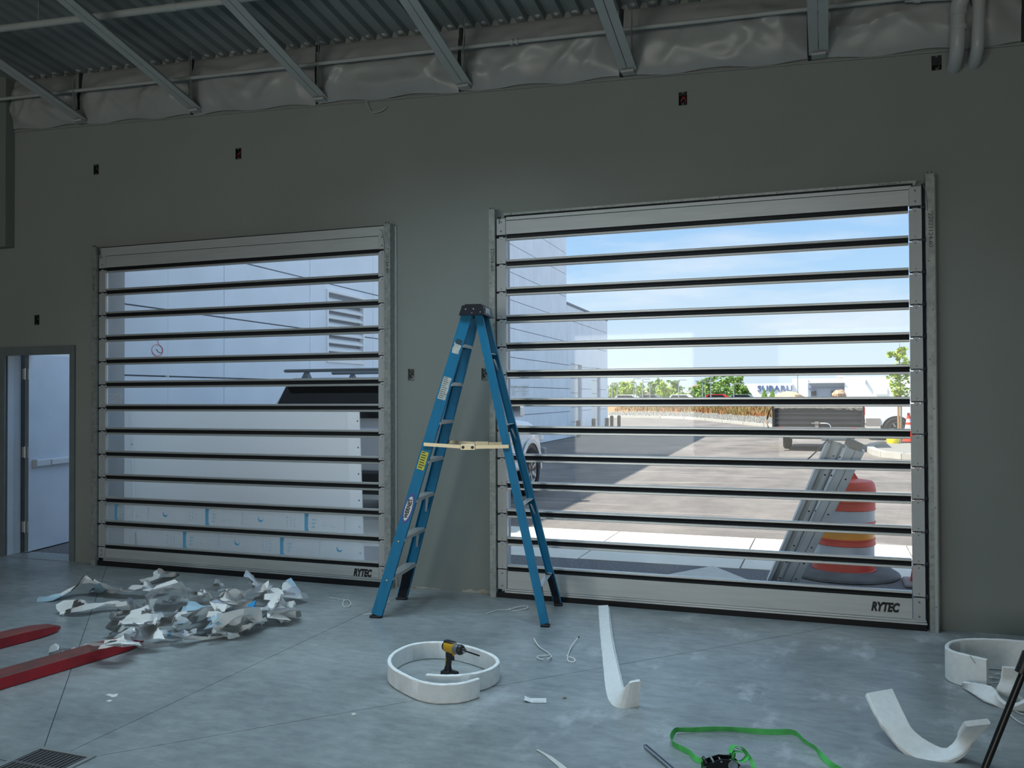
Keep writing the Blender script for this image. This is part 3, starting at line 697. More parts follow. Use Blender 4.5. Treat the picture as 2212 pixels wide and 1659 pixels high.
# protective film left on the two lowest panes of the first door, printed in mirror writing
for k in (10, 11):
    z0 = zb2[k+1]+.037; z1 = zb2[k]-.037
    b = MB(); b.add([(D1[0]+.004, -.0042, z0), (D1[1]-.004, -.0042, z0), (D1[1]-.004, -.0042, z1), (D1[0]+.004, -.0042, z1)], [(0, 1, 2, 3)]); fm = b.build('protective_film', M_panefilm, d2)
    off = .12 if k == 10 else .95
    for i in range(4):
        bx = D1[0]-.02+off+i*1.09
        if not D1[0] < bx-.02 or bx > D1[1]-.06: continue
        b = MB(); b.box((bx, -.0052, z0), (bx+.042, -.0045, z1)); b.build('film_band', M_band, fm)
        text_mesh('film_lettering', 'LEXAN', .032, M_white, fm, XF((bx+.033, -.0055, z0+.02), (0, 0, 1), (-1, 0, 0), (0, -1, 0)) @ Matrix.Scale(-1, 4, (0, 1, 0)) @ Matrix.Translation((0, -.0, 0)), width=.11)
        text_mesh('film_lettering', 'LEXAN SHEET', .02, M_fpale, fm, XF((bx+.41, -.0049, z0+.01), (0, 0, 1), (-1, 0, 0), (0, -1, 0)) @ Matrix.Scale(-1, 4, (0, 1, 0)), width=.14)
        b = MB()
        for (dx, dz, ww, hh) in ((.075, .03, .05, .09), (.20, .05, .03, .012), (.27, .045, .05, .008), (-.19, .03, .012, .10), (-.15, .05, .012, .07), (-.11, .02, .012, .09)):
            for q in range(3):
                if D1[0]+.02 < bx+dx < D1[1]-.08: b.box((bx+dx, -.0049, z0+dz+q*hh*.36), (bx+dx+ww*(.6+.2*q), -.0045, z0+dz+q*hh*.36+hh*.2))
        if b.v: b.build('film_print', M_fpale, fm, kind='stuff')
        if D1[0]+.1 < bx+.62 < D1[1]-.15:
            b = MB(); b.add([(bx+.62+(.030 if i2 % 2 else .030-.020*math.sin(PI*(i2//2)/14))*math.cos(2.2+4.2*(i2//2)/14), -.0047, z0+.085+(.030 if i2 % 2 else .030-.020*math.sin(PI*(i2//2)/14))*math.sin(2.2+4.2*(i2//2)/14)) for i2 in range(30)], [(2*q2, 2*q2+1, 2*q2+3, 2*q2+2) for q2 in range(14)])
            b.build('film_emblem', M_band, fm)

# ------------------------------------------------------------------ exit door, standing open outwards
d1 = thing('door_1', 'grey steel exit door standing open outwards with a pale push bar', 'door', (-7.7, .19, 0), kind='structure')
fx0, fx1, fz = -8.2, -7.2, 2.16
def jamb(nm, xa, s):
    # hollow-metal jamb: face trim on the room side, rabbet and stop
    b = MB(); fw = .055
    a, c = (xa-.012, xa+fw) if s > 0 else (xa-fw, xa+.012)
    b.box((a, Y0-.018, .0), (c, Y0-.001, fz+.035))
    a2, c2 = (xa+.001, xa+.035) if s > 0 else (xa-.035, xa-.001); b.box((a2, Y0-.001, 0), (c2, Y1-.02, fz-.002))
    b.build(nm, M_frame, d1)
    a3, c3 = (xa+.035, xa+.05) if s > 0 else (xa-.05, xa-.035)
    b = MB(); b.box((a3, Y0+.03, 0), (c3, Y0+.10, fz-.03)); b.build('door_stop', M_doorblue, d1)
jamb('door_jamb', fx0, 1); jamb('door_jamb', fx1, -1)
b = MB(); b.box((fx0+.0555, Y0-.018, fz-.055), (fx1-.0555, Y0-.001, fz+.0345)); b.box((fx0+.035, Y0-.001, fz-.03), (fx1-.035, Y1-.02, fz-.002)); b.build('door_head', M_frame, d1)
b = MB(); b.box((fx0+.0355, Y0+.10, 0), (fx0+.04, .245, fz-.03)); b.build('jamb_lining', M_doorblue, d1)
b = MB(); b.box((fx0+.0, .02, 0.0), (fx1, .33, .004)); b.build('threshold', M_galv, d1)
hx, hy = -8.065, .262; ang = math.radians(101.3); dd = Vector((math.cos(ang), math.sin(ang), 0)); nn = Vector((math.sin(ang), -math.cos(ang), 0))
LF = XF((hx, hy, .015), dd, nn, (0, 0, 1))                          # leaf frame: along, towards the doorway, up
b = MB(); b.box((0, -.044, 0), (.92, 0, 2.115), LF); leaf = b.build('door_leaf', M_doorblue, d1)
b = MB(); b.box((-.0015, -.043, .004), (0.0, -.001, 2.11), LF); b.build('leaf_edge', M_frame, leaf)
b = MB(); b.cbox((.07, .0, .90), (.85, .045, .975), .008, LF); pb = b.build('push_bar', M_barw, d1)
b = MB(); b.cbox((.30, .045, .905), (.84, .062, .968), .006, LF); b.build('push_pad', M_barw, pb)
b = MB(); b.cbox((.055, .0, .895), (.075, .052, .98), .004, LF); b.build('bar_end_cap', M_plate, pb)
for hz in (.22, 1.02, 1.86):
    h = None
    b = MB(); b.box((hx-.095, hy-.004, hz), (hx-.045, hy+.0, hz+.115)); h = b.build('hinge', M_steel, d1)
    b = MB(); b.box((hx-.04, hy-.004, hz), (hx+.005, hy+.0, hz+.115)); b.build('hinge_leaf', M_steel, h)
    b = MB(); b.tube([(hx-.043, hy-.006, hz-.004), (hx-.043, hy-.006, hz+.12)], .0075, 10); b.build('hinge_pin', M_steel, h, smooth=True)

# ------------------------------------------------------------------ outside: ground, precast wing
b = MB(); b.add([(-40, .33, -.004), (60, .33, -.004), (60, 64, -.004), (-40, 64, -.004)], [(0, 1, 2, 3)]); b.build('ground', M_asphalt, kind='structure', label='dusty dark asphalt parking lot outside the doors', cat='ground')
cs = setp(bpy.data.objects.new('pavement', None), 'pale concrete strip of slabs crossing the asphalt outside', 'pavement', kind='structure'); COL.objects.link(cs)
for k in range(-6, 6):
    x0 = -2.405+1.6*k; b = MB(); b.box((x0+.008, 1.82+.05*(k*.3), -.02), (x0+1.592, 3.69, .004)); b.build('slab', M_conc, cs)
b = MB(); b.box((-9, .335, -.01), (5, 1.8, .0)); b.build('kerb_strip', mat('dark_gravel_patch', (.15, .15, .155), .95, var=.35, vscale=45, bump=.5, bscale=60), kind='structure', label='dark coarse asphalt patch right outside the doors', cat='ground')
p = [on_z(1432, 1243, .012), on_z(1540, 1222, .012), on_z(1640, 1262, .012), on_z(1500, 1275, .012)]
b = MB(); b.add(p+[q-Vector((0, 0, .011)) for q in p], [(0, 1, 2, 3)]+[(i, 4+i, 4+(i+1) % 4, (i+1) % 4) for i in range(4)])
b.build('cardboard_sheet', mat('pale_sheet', (.60, .58, .52), .8, var=.05), label='flat pale sheet lying on the ground outside the second door', cat='sheet')

WX0, WS = -8.57, -.043                                              # the wing's wall: x = WX0 + WS*y
wl_ = math.hypot(1, WS); WD = Vector((WS, 1, 0))/wl_; WN = Vector((1, -WS, 0))/wl_
def WP(y, z, off=0.0): return Vector((WX0+WS*y, y, z)) + WN*off
bd = thing('precast_building', 'long blue-grey precast concrete building wing receding beside the parking lot', 'building', WP(.4, 0))
def wbox(bb, y0, y1, z0, z1, o0, o1):
    bb.hexa([WP(y0, z0, o0), WP(y0, z0, o1), WP(y1, z0, o1), WP(y1, z0, o0), WP(y0, z1, o0), WP(y0, z1, o1), WP(y1, z1, o1), WP(y1, z1, o0)])
b = MB(); wbox(b, .36, 26.45, 0, 8.0, -10, -.06); b.build('core_wall', M_wingd, bd)
b = MB(); wbox(b, 26.46, 34.72, 0, 5.3, -10, -.06); b.build('core_wall', M_wingd, bd)
b = MB(); wbox(b, .40, 3.09, 0, 8, -.06, .0); 
ZJ = [0.0, 1.04, 1.955, 2.89, 3.81, 4.70, 5.58, 6.47, 7.3, 8.0]
YJ = [.40, 3.09, 4.366, 6.913, 9.464, 12.0, 14.5, 17.1, 19.4, 21.72, 24.08, 26.45]
YJ2 = [26.47, 29.2, 31.0, 33.0, 34.72]
rd = [(27.113, 29.12, 2.97), (31.063, 32.997, 2.94)]                # roll-up door openings
vy0, vy1, vz0, vz1 = 7.50, 9.02, 2.32, 3.70
g = .011
for ys, zmax in ((YJ, 8.0), (YJ2, 5.3)):
    for i in range(len(ys)-1):
        for j in range(len(ZJ)-1):
            z0, z1 = ZJ[j], min(ZJ[j+1], zmax)
            if z1-z0 < .05: continue
            cells = [(ys[i]+g*.6, ys[i+1]-g*.6, z0+g, z1-g)]
            for ry0, ry1, rz in rd+[(vy0, vy1, None)]:
                za, zc = (0, rz) if rz else (vz0, vz1); new = []
                for (a, c, p0, p1) in cells:
                    if c <= ry0 or a >= ry1 or p1 <= za or p0 >= zc: new.append((a, c, p0, p1)); continue
                    if a < ry0: new.append((a, ry0, p0, p1))
                    if c > ry1: new.append((ry1, c, p0, p1))
                    aa, cc = max(a, ry0), min(c, ry1)
                    if p1 > zc: new.append((aa, cc, zc, p1))
                    if p0 < za: new.append((aa, cc, p0, za))
                cells = new
            for a, c, p0, p1 in cells:
                if c-a < .03 or p1-p0 < .03: continue
                b = MB(); wbox(b, a, c, p0, p1, -.07, 0); b.build('concrete_panel', M_wing, bd)
b = MB(); wbox(b, 3.09-.012, 3.09+.012, 0, 8, -.05, .002); b.build('caulk_joint', M_caulk, bd)
for a, c, zt in ((.36, 26.46, 8.0), (26.46, 34.74, 5.3)):
    b = MB(); wbox(b, a, c, zt, zt+.09, -.35, .03); b.build('parapet_cap', M_wingd, bd)
for ry0, ry1, rz in rd:
    for q in range(5):
        b = MB(); wbox(b, ry0+.05, ry0+(ry1-ry0)*.72, rz*q/5+.01, rz*(q+1)/5-.01, -.12, -.05); b.build('door_panel', M_white, bd)
    b = MB(); wbox(b, ry0+(ry1-ry0)*.73, ry1, 0, rz, -.16, -.10); b.build('door_reveal', M_bluegrey, bd)
# wall louvre
b = MB(); f = .05
wbox(b, vy0, vy0+f, vz0, vz1, -.08, .03); wbox(b, vy1-f, vy1, vz0, vz1, -.08, .03); wbox(b, vy0+f, vy1-f, vz1-f, vz1, -.08, .03); wbox(b, vy0+f, vy1-f, vz0, vz0+f, -.08, .03)
lv = b.build('wall_louvre', M_louvre, bd); b = MB(); wbox(b, vy0+f, vy1-f, vz0+f, vz1-f, -.14, -.12); b.build('louvre_back', M_tgrey, lv)
for q in range(8):
    z = vz0+f+.155*q
    b = MB(); a, c = vy0+f, vy1-f
    b.hexa([WP(a, z, .015), WP(a, z+.02, .025), WP(c, z+.02, .025), WP(c, z, .015), WP(a, z+.125, -.11), WP(a, z+.145, -.10), WP(c, z+.145, -.10), WP(c, z+.125, -.11)]); b.build('louvre_blade', M_louvre, lv)
# red sprayed ring with a hanging wire on the precast
b = MB(); c0 = WP(2.86, 2.315, .004)
for rx, rz, off in ((.105, .075, 0), (.112, .083, .006)):
    b.tube([c0+WD*(rx*math.cos(a)+off)+Vector((0, 0, rz*math.sin(a)-off)) for a in [2*PI*i/28 for i in range(29)]], .0035, 5, flat=.4)
b.tube(crom([c0+WD*.03+Vector((0, 0, .14)), c0+WD*.01+Vector((0, 0, .12)), c0+WD*.04+Vector((0, 0, .08))], 8), .003, 5); b.build('spray_ring', M_scribble, bd)
b = MB(); b.tube(crom([c0-WD*.02+Vector((0, 0, .01)), c0+WD*.0, c0+WD*.03+Vector((0, 0, -.03)), c0+WD*.09+Vector((0, 0, -.03))], 10), .004, 5); b.build('wire_stub', M_tgrey, bd)

# bollards along the wing
for k, (y, o, h, lb) in enumerate(((27.1, .30, .68, 'single black bollard nearest us at the precast wing'), (30.0, .30, .68, 'black bollard left of the pair by the second white shutter'), (30.7, .75, .69, 'black bollard right of the pair by the second white shutter'), (33.9, .35, .72, 'black bollard at the far corner of the precast wing, nearer the wall'), (34.3, .62, .72, 'outermost black bollard at the far corner of the precast wing'))):
    p = WP(y, 0, o); b = MB(); b.lathe([(.085, 0), (.085, h-.05), (.07, h-.012), (.03, h), (0, h)], 16, Matrix.Translation(p)); b.build('bollard', M_blacksteel, smooth=True, label=lb, cat='bollard', group='bollards along the precast wing')

# kerb, gravel bank and dry grass beyond the lot
KP = [(-30, 62), (-20, 60), (-14.77, 57.8), (-11.5, 56.8), (-9.5, 55.0), (-7.6, 51.5), (-6.06, 47.5), (-4.5, 43.8), (-3.17, 40.8), (-1.5, 38.6), (1.5, 37.2), (6, 36.5), (16, 36), (40, 36)]
kp = [Vector((x, y, 0)) for x, y in KP]
def outw(p): return Vector((p.x*.55, p.y+6.8, 0)).normalized()
t = thing('kerb_line', 'pale curved concrete kerb along the far side of the parking lot', 'kerb', kp[3], kind='structure')
for i in range(len(kp)-1):
    a, c = kp[i], kp[i+1]; d = (c-a).normalized()*.02; a, c = a+d, c-d; oa, oc = outw(a)*.55, outw(c)*.55
    b = MB(); b.hexa([a, c, c+oc, a+oa]+[q+Vector((0, 0, .16)) for q in (a, c, c+oc, a+oa)]); b.build('kerb_stone', M_kerb, t)
prof = [(.55, .13), (2.2, .20), (5.0, .34), (5.6, .37), (9.5, .62), (14, .84), (22, .62), (50, .35), (140, .3), (340, .3)]
fine = [crom(kp, 60)[i] for i in range(61)]
rows = []
r2 = random.Random(5)
for o, z in prof: rows.append([p+outw(p)*o+Vector((0, 0, z+(.06*(r2.random()-.5) if o < 12 else 0))) for p in fine])
b = MB(); b.strip(rows[:3]); b.build('gravel_bank', M_gravel, kind='structure', label='grey gravel bank rising behind the far kerb', cat='gravel')
b = MB(); b.strip(rows[2:6]); b.build('grass_bank', M_drygrass, kind='structure', label='strip of dry orange grass above the gravel bank', cat='grass bank')
b = MB(); b.strip(rows[5:]); b.build('terrain', mat('distant_lots', (.34, .33, .31), .9, col2=(.42, .40, .33), vscale=.15), kind='structure', label='flat land with lots beyond the grass bank', cat='ground')
b = MB()
for k in range(5200):
    i = r2.randrange(8, 44); q = r2.random(); p = fine[i].lerp(fine[i+1], q); o = r2.uniform(5.6, 12); z = 0
    for j in range(len(prof)-1):
        if prof[j][0] <= o <= prof[j+1][0]: z = prof[j][1]+(prof[j+1][1]-prof[j][1])*(o-prof[j][0])/(prof[j+1][0]-prof[j][0])
    p = p+outw(p)*o+Vector((0, 0, z-.03)); h = r2.uniform(.15, .42); a = r2.random()*PI; d = Vector((math.cos(a), math.sin(a), 0))*r2.uniform(.03, .08); lean = Vector((r2.uniform(-.1, .1), r2.uniform(-.1, .1), h))
    b.add([p-d, p+d, p+lean], [(0, 1, 2)])
b.build('dry_grass', M_blade, kind='stuff', label='dry orange grass tufts on the bank beyond the lot', cat='grass')
b = MB()
for k in range(1500):
    i = r2.randrange(8, 44); p = fine[i].lerp(fine[i+1], r2.random()); o = r2.uniform(.7, 5.0); z = .13+.07*(o-.55)/1.65 if o < 2.2 else .20+.14*(o-2.2)/2.8
    rr = r2.uniform(.06, .16); p = p+outw(p)*o+Vector((0, 0, z+rr*.2))
    vs = [Vector((math.cos(a)*rr*r2.uniform(.7, 1.2), math.sin(a)*rr*r2.uniform(.7, 1.2), -rr*.4)) for a in (0, 1.3, 2.6, 3.9, 5.2)]+[Vector((r2.uniform(-.03, .03), 0, rr*.8))]
    b.add([p+v for v in vs], [(0, 1, 5), (1, 2, 5), (2, 3, 5), (3, 4, 5), (4, 0, 5)])
b.build('gravel_stones', M_gravel, kind='stuff', label='loose grey stones covering the bank behind the far kerb', cat='gravel')
# kerbed planting island
isl = thing('kerb_island', 'gravel planting island with a pale rounded kerb beside the staked tree', 'island', (1.9, 20.5, 0), kind='structure')
ip = [Vector((x, y, 0)) for x, y in ((8, 17.6), (2.6, 17.35), (1.75, 17.6), (1.3, 18.3), (1.12, 19.2), (1.05, 20.6), (1.12, 22), (1.5, 23.6), (2.2, 25), (8, 25.2))]
for i in range(len(ip)-1):
    a, c = ip[i], ip[i+1]; d = (c-a).normalized()*.01; n = Vector((-(c-a).y, (c-a).x, 0)).normalized()*-.18; a, c = a+d, c-d
    b = MB(); b.hexa([a, c, c+n, a+n]+[q+Vector((0, 0, .16)) for q in (a, c, c+n, a+n)]); b.build('kerb_stone', M_kerb, isl)
b = MB(); b.add([q+Vector((.1, 0, .12)) for q in ip], [tuple(reversed(range(len(ip))))]); b.build('gravel_bed', M_gravel, isl)

# ------------------------------------------------------------------ trees
def leaf_crown(bb, centre, rad, n, r2, size, squash=(1, 1, 1), lump=7):
    cs_ = [(Vector((r2.gauss(0, .42)*squash[0], r2.gauss(0, .42)*squash[1], r2.gauss(0, .42)*squash[2]))*rad, r2.uniform(.35, .6)*rad) for _ in range(lump)]
    for k in range(n):
        c, rr = cs_[k % lump]; d = Vector((r2.gauss(0, 1), r2.gauss(0, 1), r2.gauss(0, 1))).normalized()*rr*r2.random()**.4
        p = centre+c+Vector((d.x*squash[0], d.y*squash[1], d.z*squash[2]))
        a = Vector((r2.gauss(0, 1), r2.gauss(0, 1), r2.gauss(0, .7))).normalized(); e_ = a.cross(Vector((r2.gauss(0, 1), r2.gauss(0, 1), r2.gauss(0, 1)))).normalized(); s = size*r2.uniform(.6, 1.3)
        bb.add([p-a*s, p+e_*s*.5, p+a*s, p-e_*s*.5], [(0, 1, 2, 3)])
tl = thing('young_tree', 'slender young tree tied to a brown stake on the gravel island', 'tree', (2.17, 23.6, .12))
b = MB(); b.tube(crom([(2.17, 23.62, .1), (2.19, 23.6, 1.4), (2.15, 23.6, 2.4), (2.17, 23.6, 3.3)], 12), [.035-.0022*i for i in range(13)], 7); b.build('trunk', M_bark, tl, smooth=True)
b = MB(); r2 = random.Random(12)
for zc, rr in ((1.75, .40), (2.02, .50), (2.35, .45), (2.65, .34), (2.92, .24), (3.12, .14)): leaf_crown(b, Vector((2.17+r2.uniform(-.08, .08), 23.6, zc)), rr, 150, r2, .075, (.8, .8, .75), 6)
b.build('foliage', M_leaf, tl)
b = MB(); b.tube([(2.10, 23.45, .1), (2.10, 23.45, 1.78)], .035, 7); b.build('tree_stake', M_stake, smooth=True, label='brown wooden stake holding the young tree', cat='stake')
b = MB(); b.lathe([(.0, 0), (.17, 0), (.20, .12), (.16, .3), (.07, .44), (.0, .46)], 12, Matrix.Translation((1.93, 23.35, .115)) @ Matrix.Scale(.8, 4, (0, 1, 0))); b.build('watering_bag', mat('yellow_bag', (.85, .70, .02), .6, var=.1, vscale=9), smooth=True, label='yellow watering bag at the foot of the staked tree', cat='bag')
def far_tree(u, vt, dist_y, wpx, label, m, seed, leaf=.22, base=.33, squash=(1, 1, 1)):
    top = on_y(u, vt, dist_y); sc = (top-CAM).dot(_f)/FPX; rad = wpx*sc/2; h = top.z-base
    r2 = random.Random(seed); t = thing('far_tree', label, 'tree', (top.x, dist_y, base), group='trees beyond the far lots')
    b = MB(); b.tube([(top.x, dist_y, base), (top.x+.1, dist_y, base+h*.3), (top.x, dist_y, base+h*.7)], [.2, .15, .08], 7); b.build('trunk', M_bark, t, smooth=True)
    b = MB(); n = 5
    for k in range(n):
        zc = base+h*(.22+.66*k/(n-1)); rr = rad*(1.0-.55*abs(k/(n-1)-.35))
        leaf_crown(b, Vector((top.x+r2.uniform(-.2, .2)*rad, dist_y+r2.uniform(-.3, .3), zc)), rr, 170, r2, leaf, (1, .8, h/(rad*5)), 8)
    b.build('foliage', m, t)
FT = [(1318, 838, 95, 22, 'low bright green tree at the corner of the precast wing'), (1329, 828, 100, 26, 'bright green tree second from the precast wing'), (1350, 823, 92, 36, 'broad yellow-green tree third from the precast wing'), (1363, 828, 98, 26, 'yellow-green tree touching the broad one on its right'),
      (1383, 830, 100, 24, 'small tree beside the pair of light poles'), (1410, 824, 104, 22, 'narrow upright tree left of the tall dark one'), (1422, 818, 108, 20, 'thin tall tree rising in the middle of the row'), (1432, 827, 92, 30, 'yellow-green tree in front of the tan building'),
      (1445, 836, 96.5, 36, 'round low tree in front of the tan building'), (1457, 819, 106, 40, 'full green tree behind the round low one'), (1498, 836, 120, 36, 'low hazy tree between tan roofs'),
      (1540, 812, 96, 52, 'large green tree left of the white dealership'), (1568, 810, 103, 60, 'biggest dark green tree beside the white dealership'), (1595, 814, 94, 36, 'green tree touching the corner of the white dealership'), (1520, 824, 105, 40, 'green tree behind the tall light poles'), (1610, 834, 92, 24, 'low bush-like tree at the dealership corner')]
for k, (u, vt, dy, wp, lb) in enumerate(FT): far_tree(u, vt, dy, wp, lb, M_leaf if k in (0, 1, 2, 3, 4, 7, 8) else M_leaf2, 100+k)
for k, (u, dv, lb) in enumerate(((1651, 849, 'small dark conifer under the dealership letters, left one'), (1668, 849, 'small dark conifer under the dealership letters, right one'))):
    p = on_y(u, 857, 92); t = thing('conifer', lb, 'tree', (p.x, 92, .33)); r2 = random.Random(k)
    b = MB(); b.tube([(p.x, 92, .3), (p.x, 92, 1.6)], .06, 6); b.build('trunk', M_bark, t)
    b = MB()
    for q in range(260):
        h = r2.random(); a = r2.random()*2*PI; rr = .42*(1-h)*r2.random()**.4; c = Vector((p.x+rr*math.cos(a), 92+rr*math.sin(a), 1.3+h*1.0)); s = .07
        b.add([c+Vector((0, 0, s*2)), c+Vector((s, 0, -s)), c+Vector((-s, s*.5, -s))], [(0, 1, 2)])
    b.build('foliage', M_leaf2, t)

# ------------------------------------------------------------------ dealership, far buildings, light poles
dl = thing('dealership', 'white dealership building with large blue-grey lettering and a blue-grey entrance', 'building', on_y(1700, 857, 100))
def px_box(u0, u1, v0, v1, y0, y1, nm, m, parent, zb=None):
    a, c = on_y(u0, v1, y0), on_y(u1, v0, y0); b = MB(); b.box((a.x, y0, zb if zb is not None else a.z), (c.x, y1, c.z)); return b.build(nm, m, parent)
px_box(1608, 1712, 828, 885, 100, 112, 'white_wall', M_white, dl)
px_box(1712, 1745.5, 820, 885, 101, 112, 'white_wall', M_white, dl)
px_box(1825, 1985, 812, 885, 100, 112, 'white_wall', M_white, dl)
px_box(1745.8, 1824.7, 827, 885, 101, 112, 'entrance_wall', M_bluegrey, dl)
px_box(1712, 1825, 817, 829, 104, 112, 'white_wall', M_white, dl)
px_box(1745.8, 1824.7, 825.5, 827.5, 99.8, 101, 'entrance_cap', M_white, dl)
px_box(1745.8, 1824.7, 837.2, 838.4, 100.7, 100.98, 'entrance_band', M_subblue, dl)
for u0, u1 in ((1751, 1764), (1795, 1806), (1811, 1817)):
    px_box(u0, u1, 843.5, 856, 100.8, 100.97, 'window_frame', M_bluegrey, dl)
    for q in range(2): px_box(u0+.8+(u1-u0-1)/2*q, u0+.2+(u1-u0-1)/2*(q+1), 844.5, 855, 100.72, 100.79, 'window_pane', M_darkglass, dl)
px_box(1892, 1917, 838, 852, 99.85, 99.98, 'wall_panel', mat('grey_panel', (.62, .63, .64), .6), dl)
px_box(1870, 1872, 821, 830, 99.6, 99.98, 'wall_lamp', M_polegrey, dl)
for u0, u1, v0, v1 in ((1726, 1738, 821, 827), (1808, 1822, 811, 816)): px_box(u0, u1, v0, v1, 106, 108, 'roof_unit', M_beige, dl)
a = on_y(1636, 847, 99.7); c = on_y(1711, 829, 99.7)
text_mesh('letters', 'SUBARU', 1.05, M_subblue, dl, XF((a.x, 99.96, a.z+.08), (1, 0, 0), (0, 0, 1), (0, -1, 0)) @ Matrix.Diagonal((1, .93, 1, 1)), ext=.08, bold=.018, spacing=1.05, width=c.x-a.x)
def low_building(u0, u1, v0, y, label, m, roof=True):
    a, c = on_y(u0, 878, y), on_y(u1, v0, y); t = thing('low_building', label, 'building', (a.x, y, a.z))
    b = MB(); b.box((a.x, y, a.z), (c.x, y+12, c.z-.25)); b.build('walls', m, t)
    b = MB(); b.box((a.x-.3, y-.4, c.z-.25), (c.x+.3, y+12.3, c.z)); b.build('roof_edge', mat('pale_roof', (.70, .66, .60), .8), t)
    n = max(2, int((c.x-a.x)/3))
    for i in range(n):
        xx = a.x+(c.x-a.x)*(i+.5)/n; b = MB(); b.box((xx-.7, y-.06, a.z+.9), (xx+.7, y-.01, c.z-.7)); b.build('window', M_darkglass, t)
low_building(1389, 1478, 843, 125, 'low tan building behind the row of bright trees', M_beige)
low_building(1478, 1600, 846, 122, 'long low grey-brown building left of the dealership', mat('greybrown', (.40, .34, .29), .8))
low_building(1318, 1366, 848, 128, 'low tan building behind the trees by the precast wing', M_beige)
a, c = on_y(1492, 838, 170), on_y(1520, 831, 170)
t = thing('hill_house', 'orange-roofed house on the far hillside', 'building', (a.x, 170, .3)); b = MB(); b.box((a.x, 170, .28), (c.x, 176, a.z)); b.build('walls', M_beige, t)
b = MB(); b.prism([(0, 0), (c.x-a.x+.6, 0), ((c.x-a.x)/2, c.z-a.z)], (a.x-.3, 169.7, a.z), (a.x-.3, 176.3, a.z), (1, 0, 0), (0, 0, 1)); b.build('roof', mat('orange_roof', (.60, .33, .20), .8), t)
poles = [(1314, 834), (1322, 828), (1333, 832), (1369, 819), (1374, 829), (1388, 820), (1404, 826), (1466, 822), (1518, 824), (1523.5, 822), (1535.5, 812), (1585, 830), (1723, 808)]
pl = ['first at the precast wing corner', 'second from the precast wing', 'third from the precast wing', 'left of the tall pair', 'short one of the tall pair', 'right of the tall pair', 'before the middle trees', 'right of the full green tree', 'thin pair, left', 'thin pair, right', 'tallest, before the big trees', 'at the dealership trees', 'in front of the dealership']
for k, (u, v) in enumerate(poles):
    y = 83-.2*k; p = on_y(u, v, y); t = thing('light_pole', 'slim grey parking lot light pole '+pl[k], 'light pole', (p.x, y, .33), group='light poles in the far lots')
    b = MB(); b.tube([(p.x, y, .33), (p.x, y, p.z)], [.07, .045], 6); b.build('pole', M_polegrey, t)
    b = MB(); s = 1 if k % 2 else -1; b.box((min(p.x, p.x+s*.75), y-.1, p.z), (max(p.x, p.x+s*.75), y+.1, p.z+.09)); b.build('lamp_head', M_polegrey, t)

# ------------------------------------------------------------------ stepladder
LZ = math.radians(8.45); LC = Vector((-2.62, -.56, 0))
ld = thing('stepladder', 'tall blue fibreglass stepladder standing open between the two roll-up doors', 'ladder', LC, LZ)
LM = wm(ld)
FB, FT_, RB, RT = (-.635, .0), (.030, 2.275), (.655, .0), (.118, 2.275)   # local x,z at the foot and at the cap: front and rear rails
FY, RY_ = (.315, .135), (.335, .118)                               # half widths: foot, top
def lerp(a, c, t): return a+(c-a)*t
def fpt(z, s, dx=0, dy=0):
    t = z/2.275; return Vector((lerp(FB[0], FT_[0], t)+dx, s*(lerp(FY[0], FY[1], t)+dy), z))
def rpt(z, s, dx=0, dy=0):
    t = z/2.275; return Vector((lerp(RB[0], RT[0], t)+dx, s*(lerp(RY_[0], RY_[1], t)+dy), z))
def lbuild(b, nm, m, p=ld, **k): return b.build(nm, m, p, world=False, **k)
def rail(fn, wdt, z0, z1, s):
    # channel section: web faces outwards, two flanges turned in
    a, c = fn(z0, s), fn(z1, s); d = (c-a).normalized(); ya = Vector((0, s, 0)); ya = (ya-d*ya.dot(d)).normalized(); xa = ya.cross(d).normalized()
    if xa.x < 0: xa = -xa
    h = wdt/2; fl_ = .032; th = .0045
    pr = [(-h, 0), (h, 0), (h, -fl_), (h-th, -fl_), (h-th, -th), (-h+th, -th), (-h+th, -fl_), (-h, -fl_)]
    b = MB(); b.prism(pr, a, c, xa, ya); return b
for s in (-1, 1):
    lbuild(rail(fpt, .083, .022, 2.302, s), 'front_rail', M_blue)
    lbuild(rail(rpt, .060, .022, 2.302, s), 'rear_rail', M_blue)
    for fn, wd in ((fpt, .083), (rpt, .060)):
        b = MB(); a = fn(.0, s); d = (fn(1, s)-fn(0, s)).normalized()
        b.cbox((a.x-wd*.56, a.y-.040 if s > 0 else a.y-.008, 0), (a.x+wd*.56, a.y+.008 if s > 0 else a.y+.040, .018), .004)
        b.bar(fn(.012, s, 0, -.004-.016), fn(.11, s, 0, -.020), wd*.86, .024, (0, 1, 0)); lbuild(b, 'foot', M_lblack)
    # moulded black knee braces under the lowest step and the lowest rear brace
    b = MB(); a = fpt(.07, s, .0, -.012); c = fpt(.31, s, .0, -.10); b.prism([(-.036, 0), (.036, 0), (.036, -.012), (-.036, -.012)], fpt(.05, s, 0, -.010), fpt(.30, s, 0, -.085), (1, 0, .28), (0, s, 0)); lbuild(b, 'knee_brace', M_lblack)
    b = MB(); b.prism([(-.025, 0), (.025, 0), (.025, -.012), (-.025, -.012)], rpt(.05, s, 0, -.010), rpt(.27, s, 0, -.085), (1, 0, -.25), (0, s, 0)); lbuild(b, 'knee_brace', M_lblack)
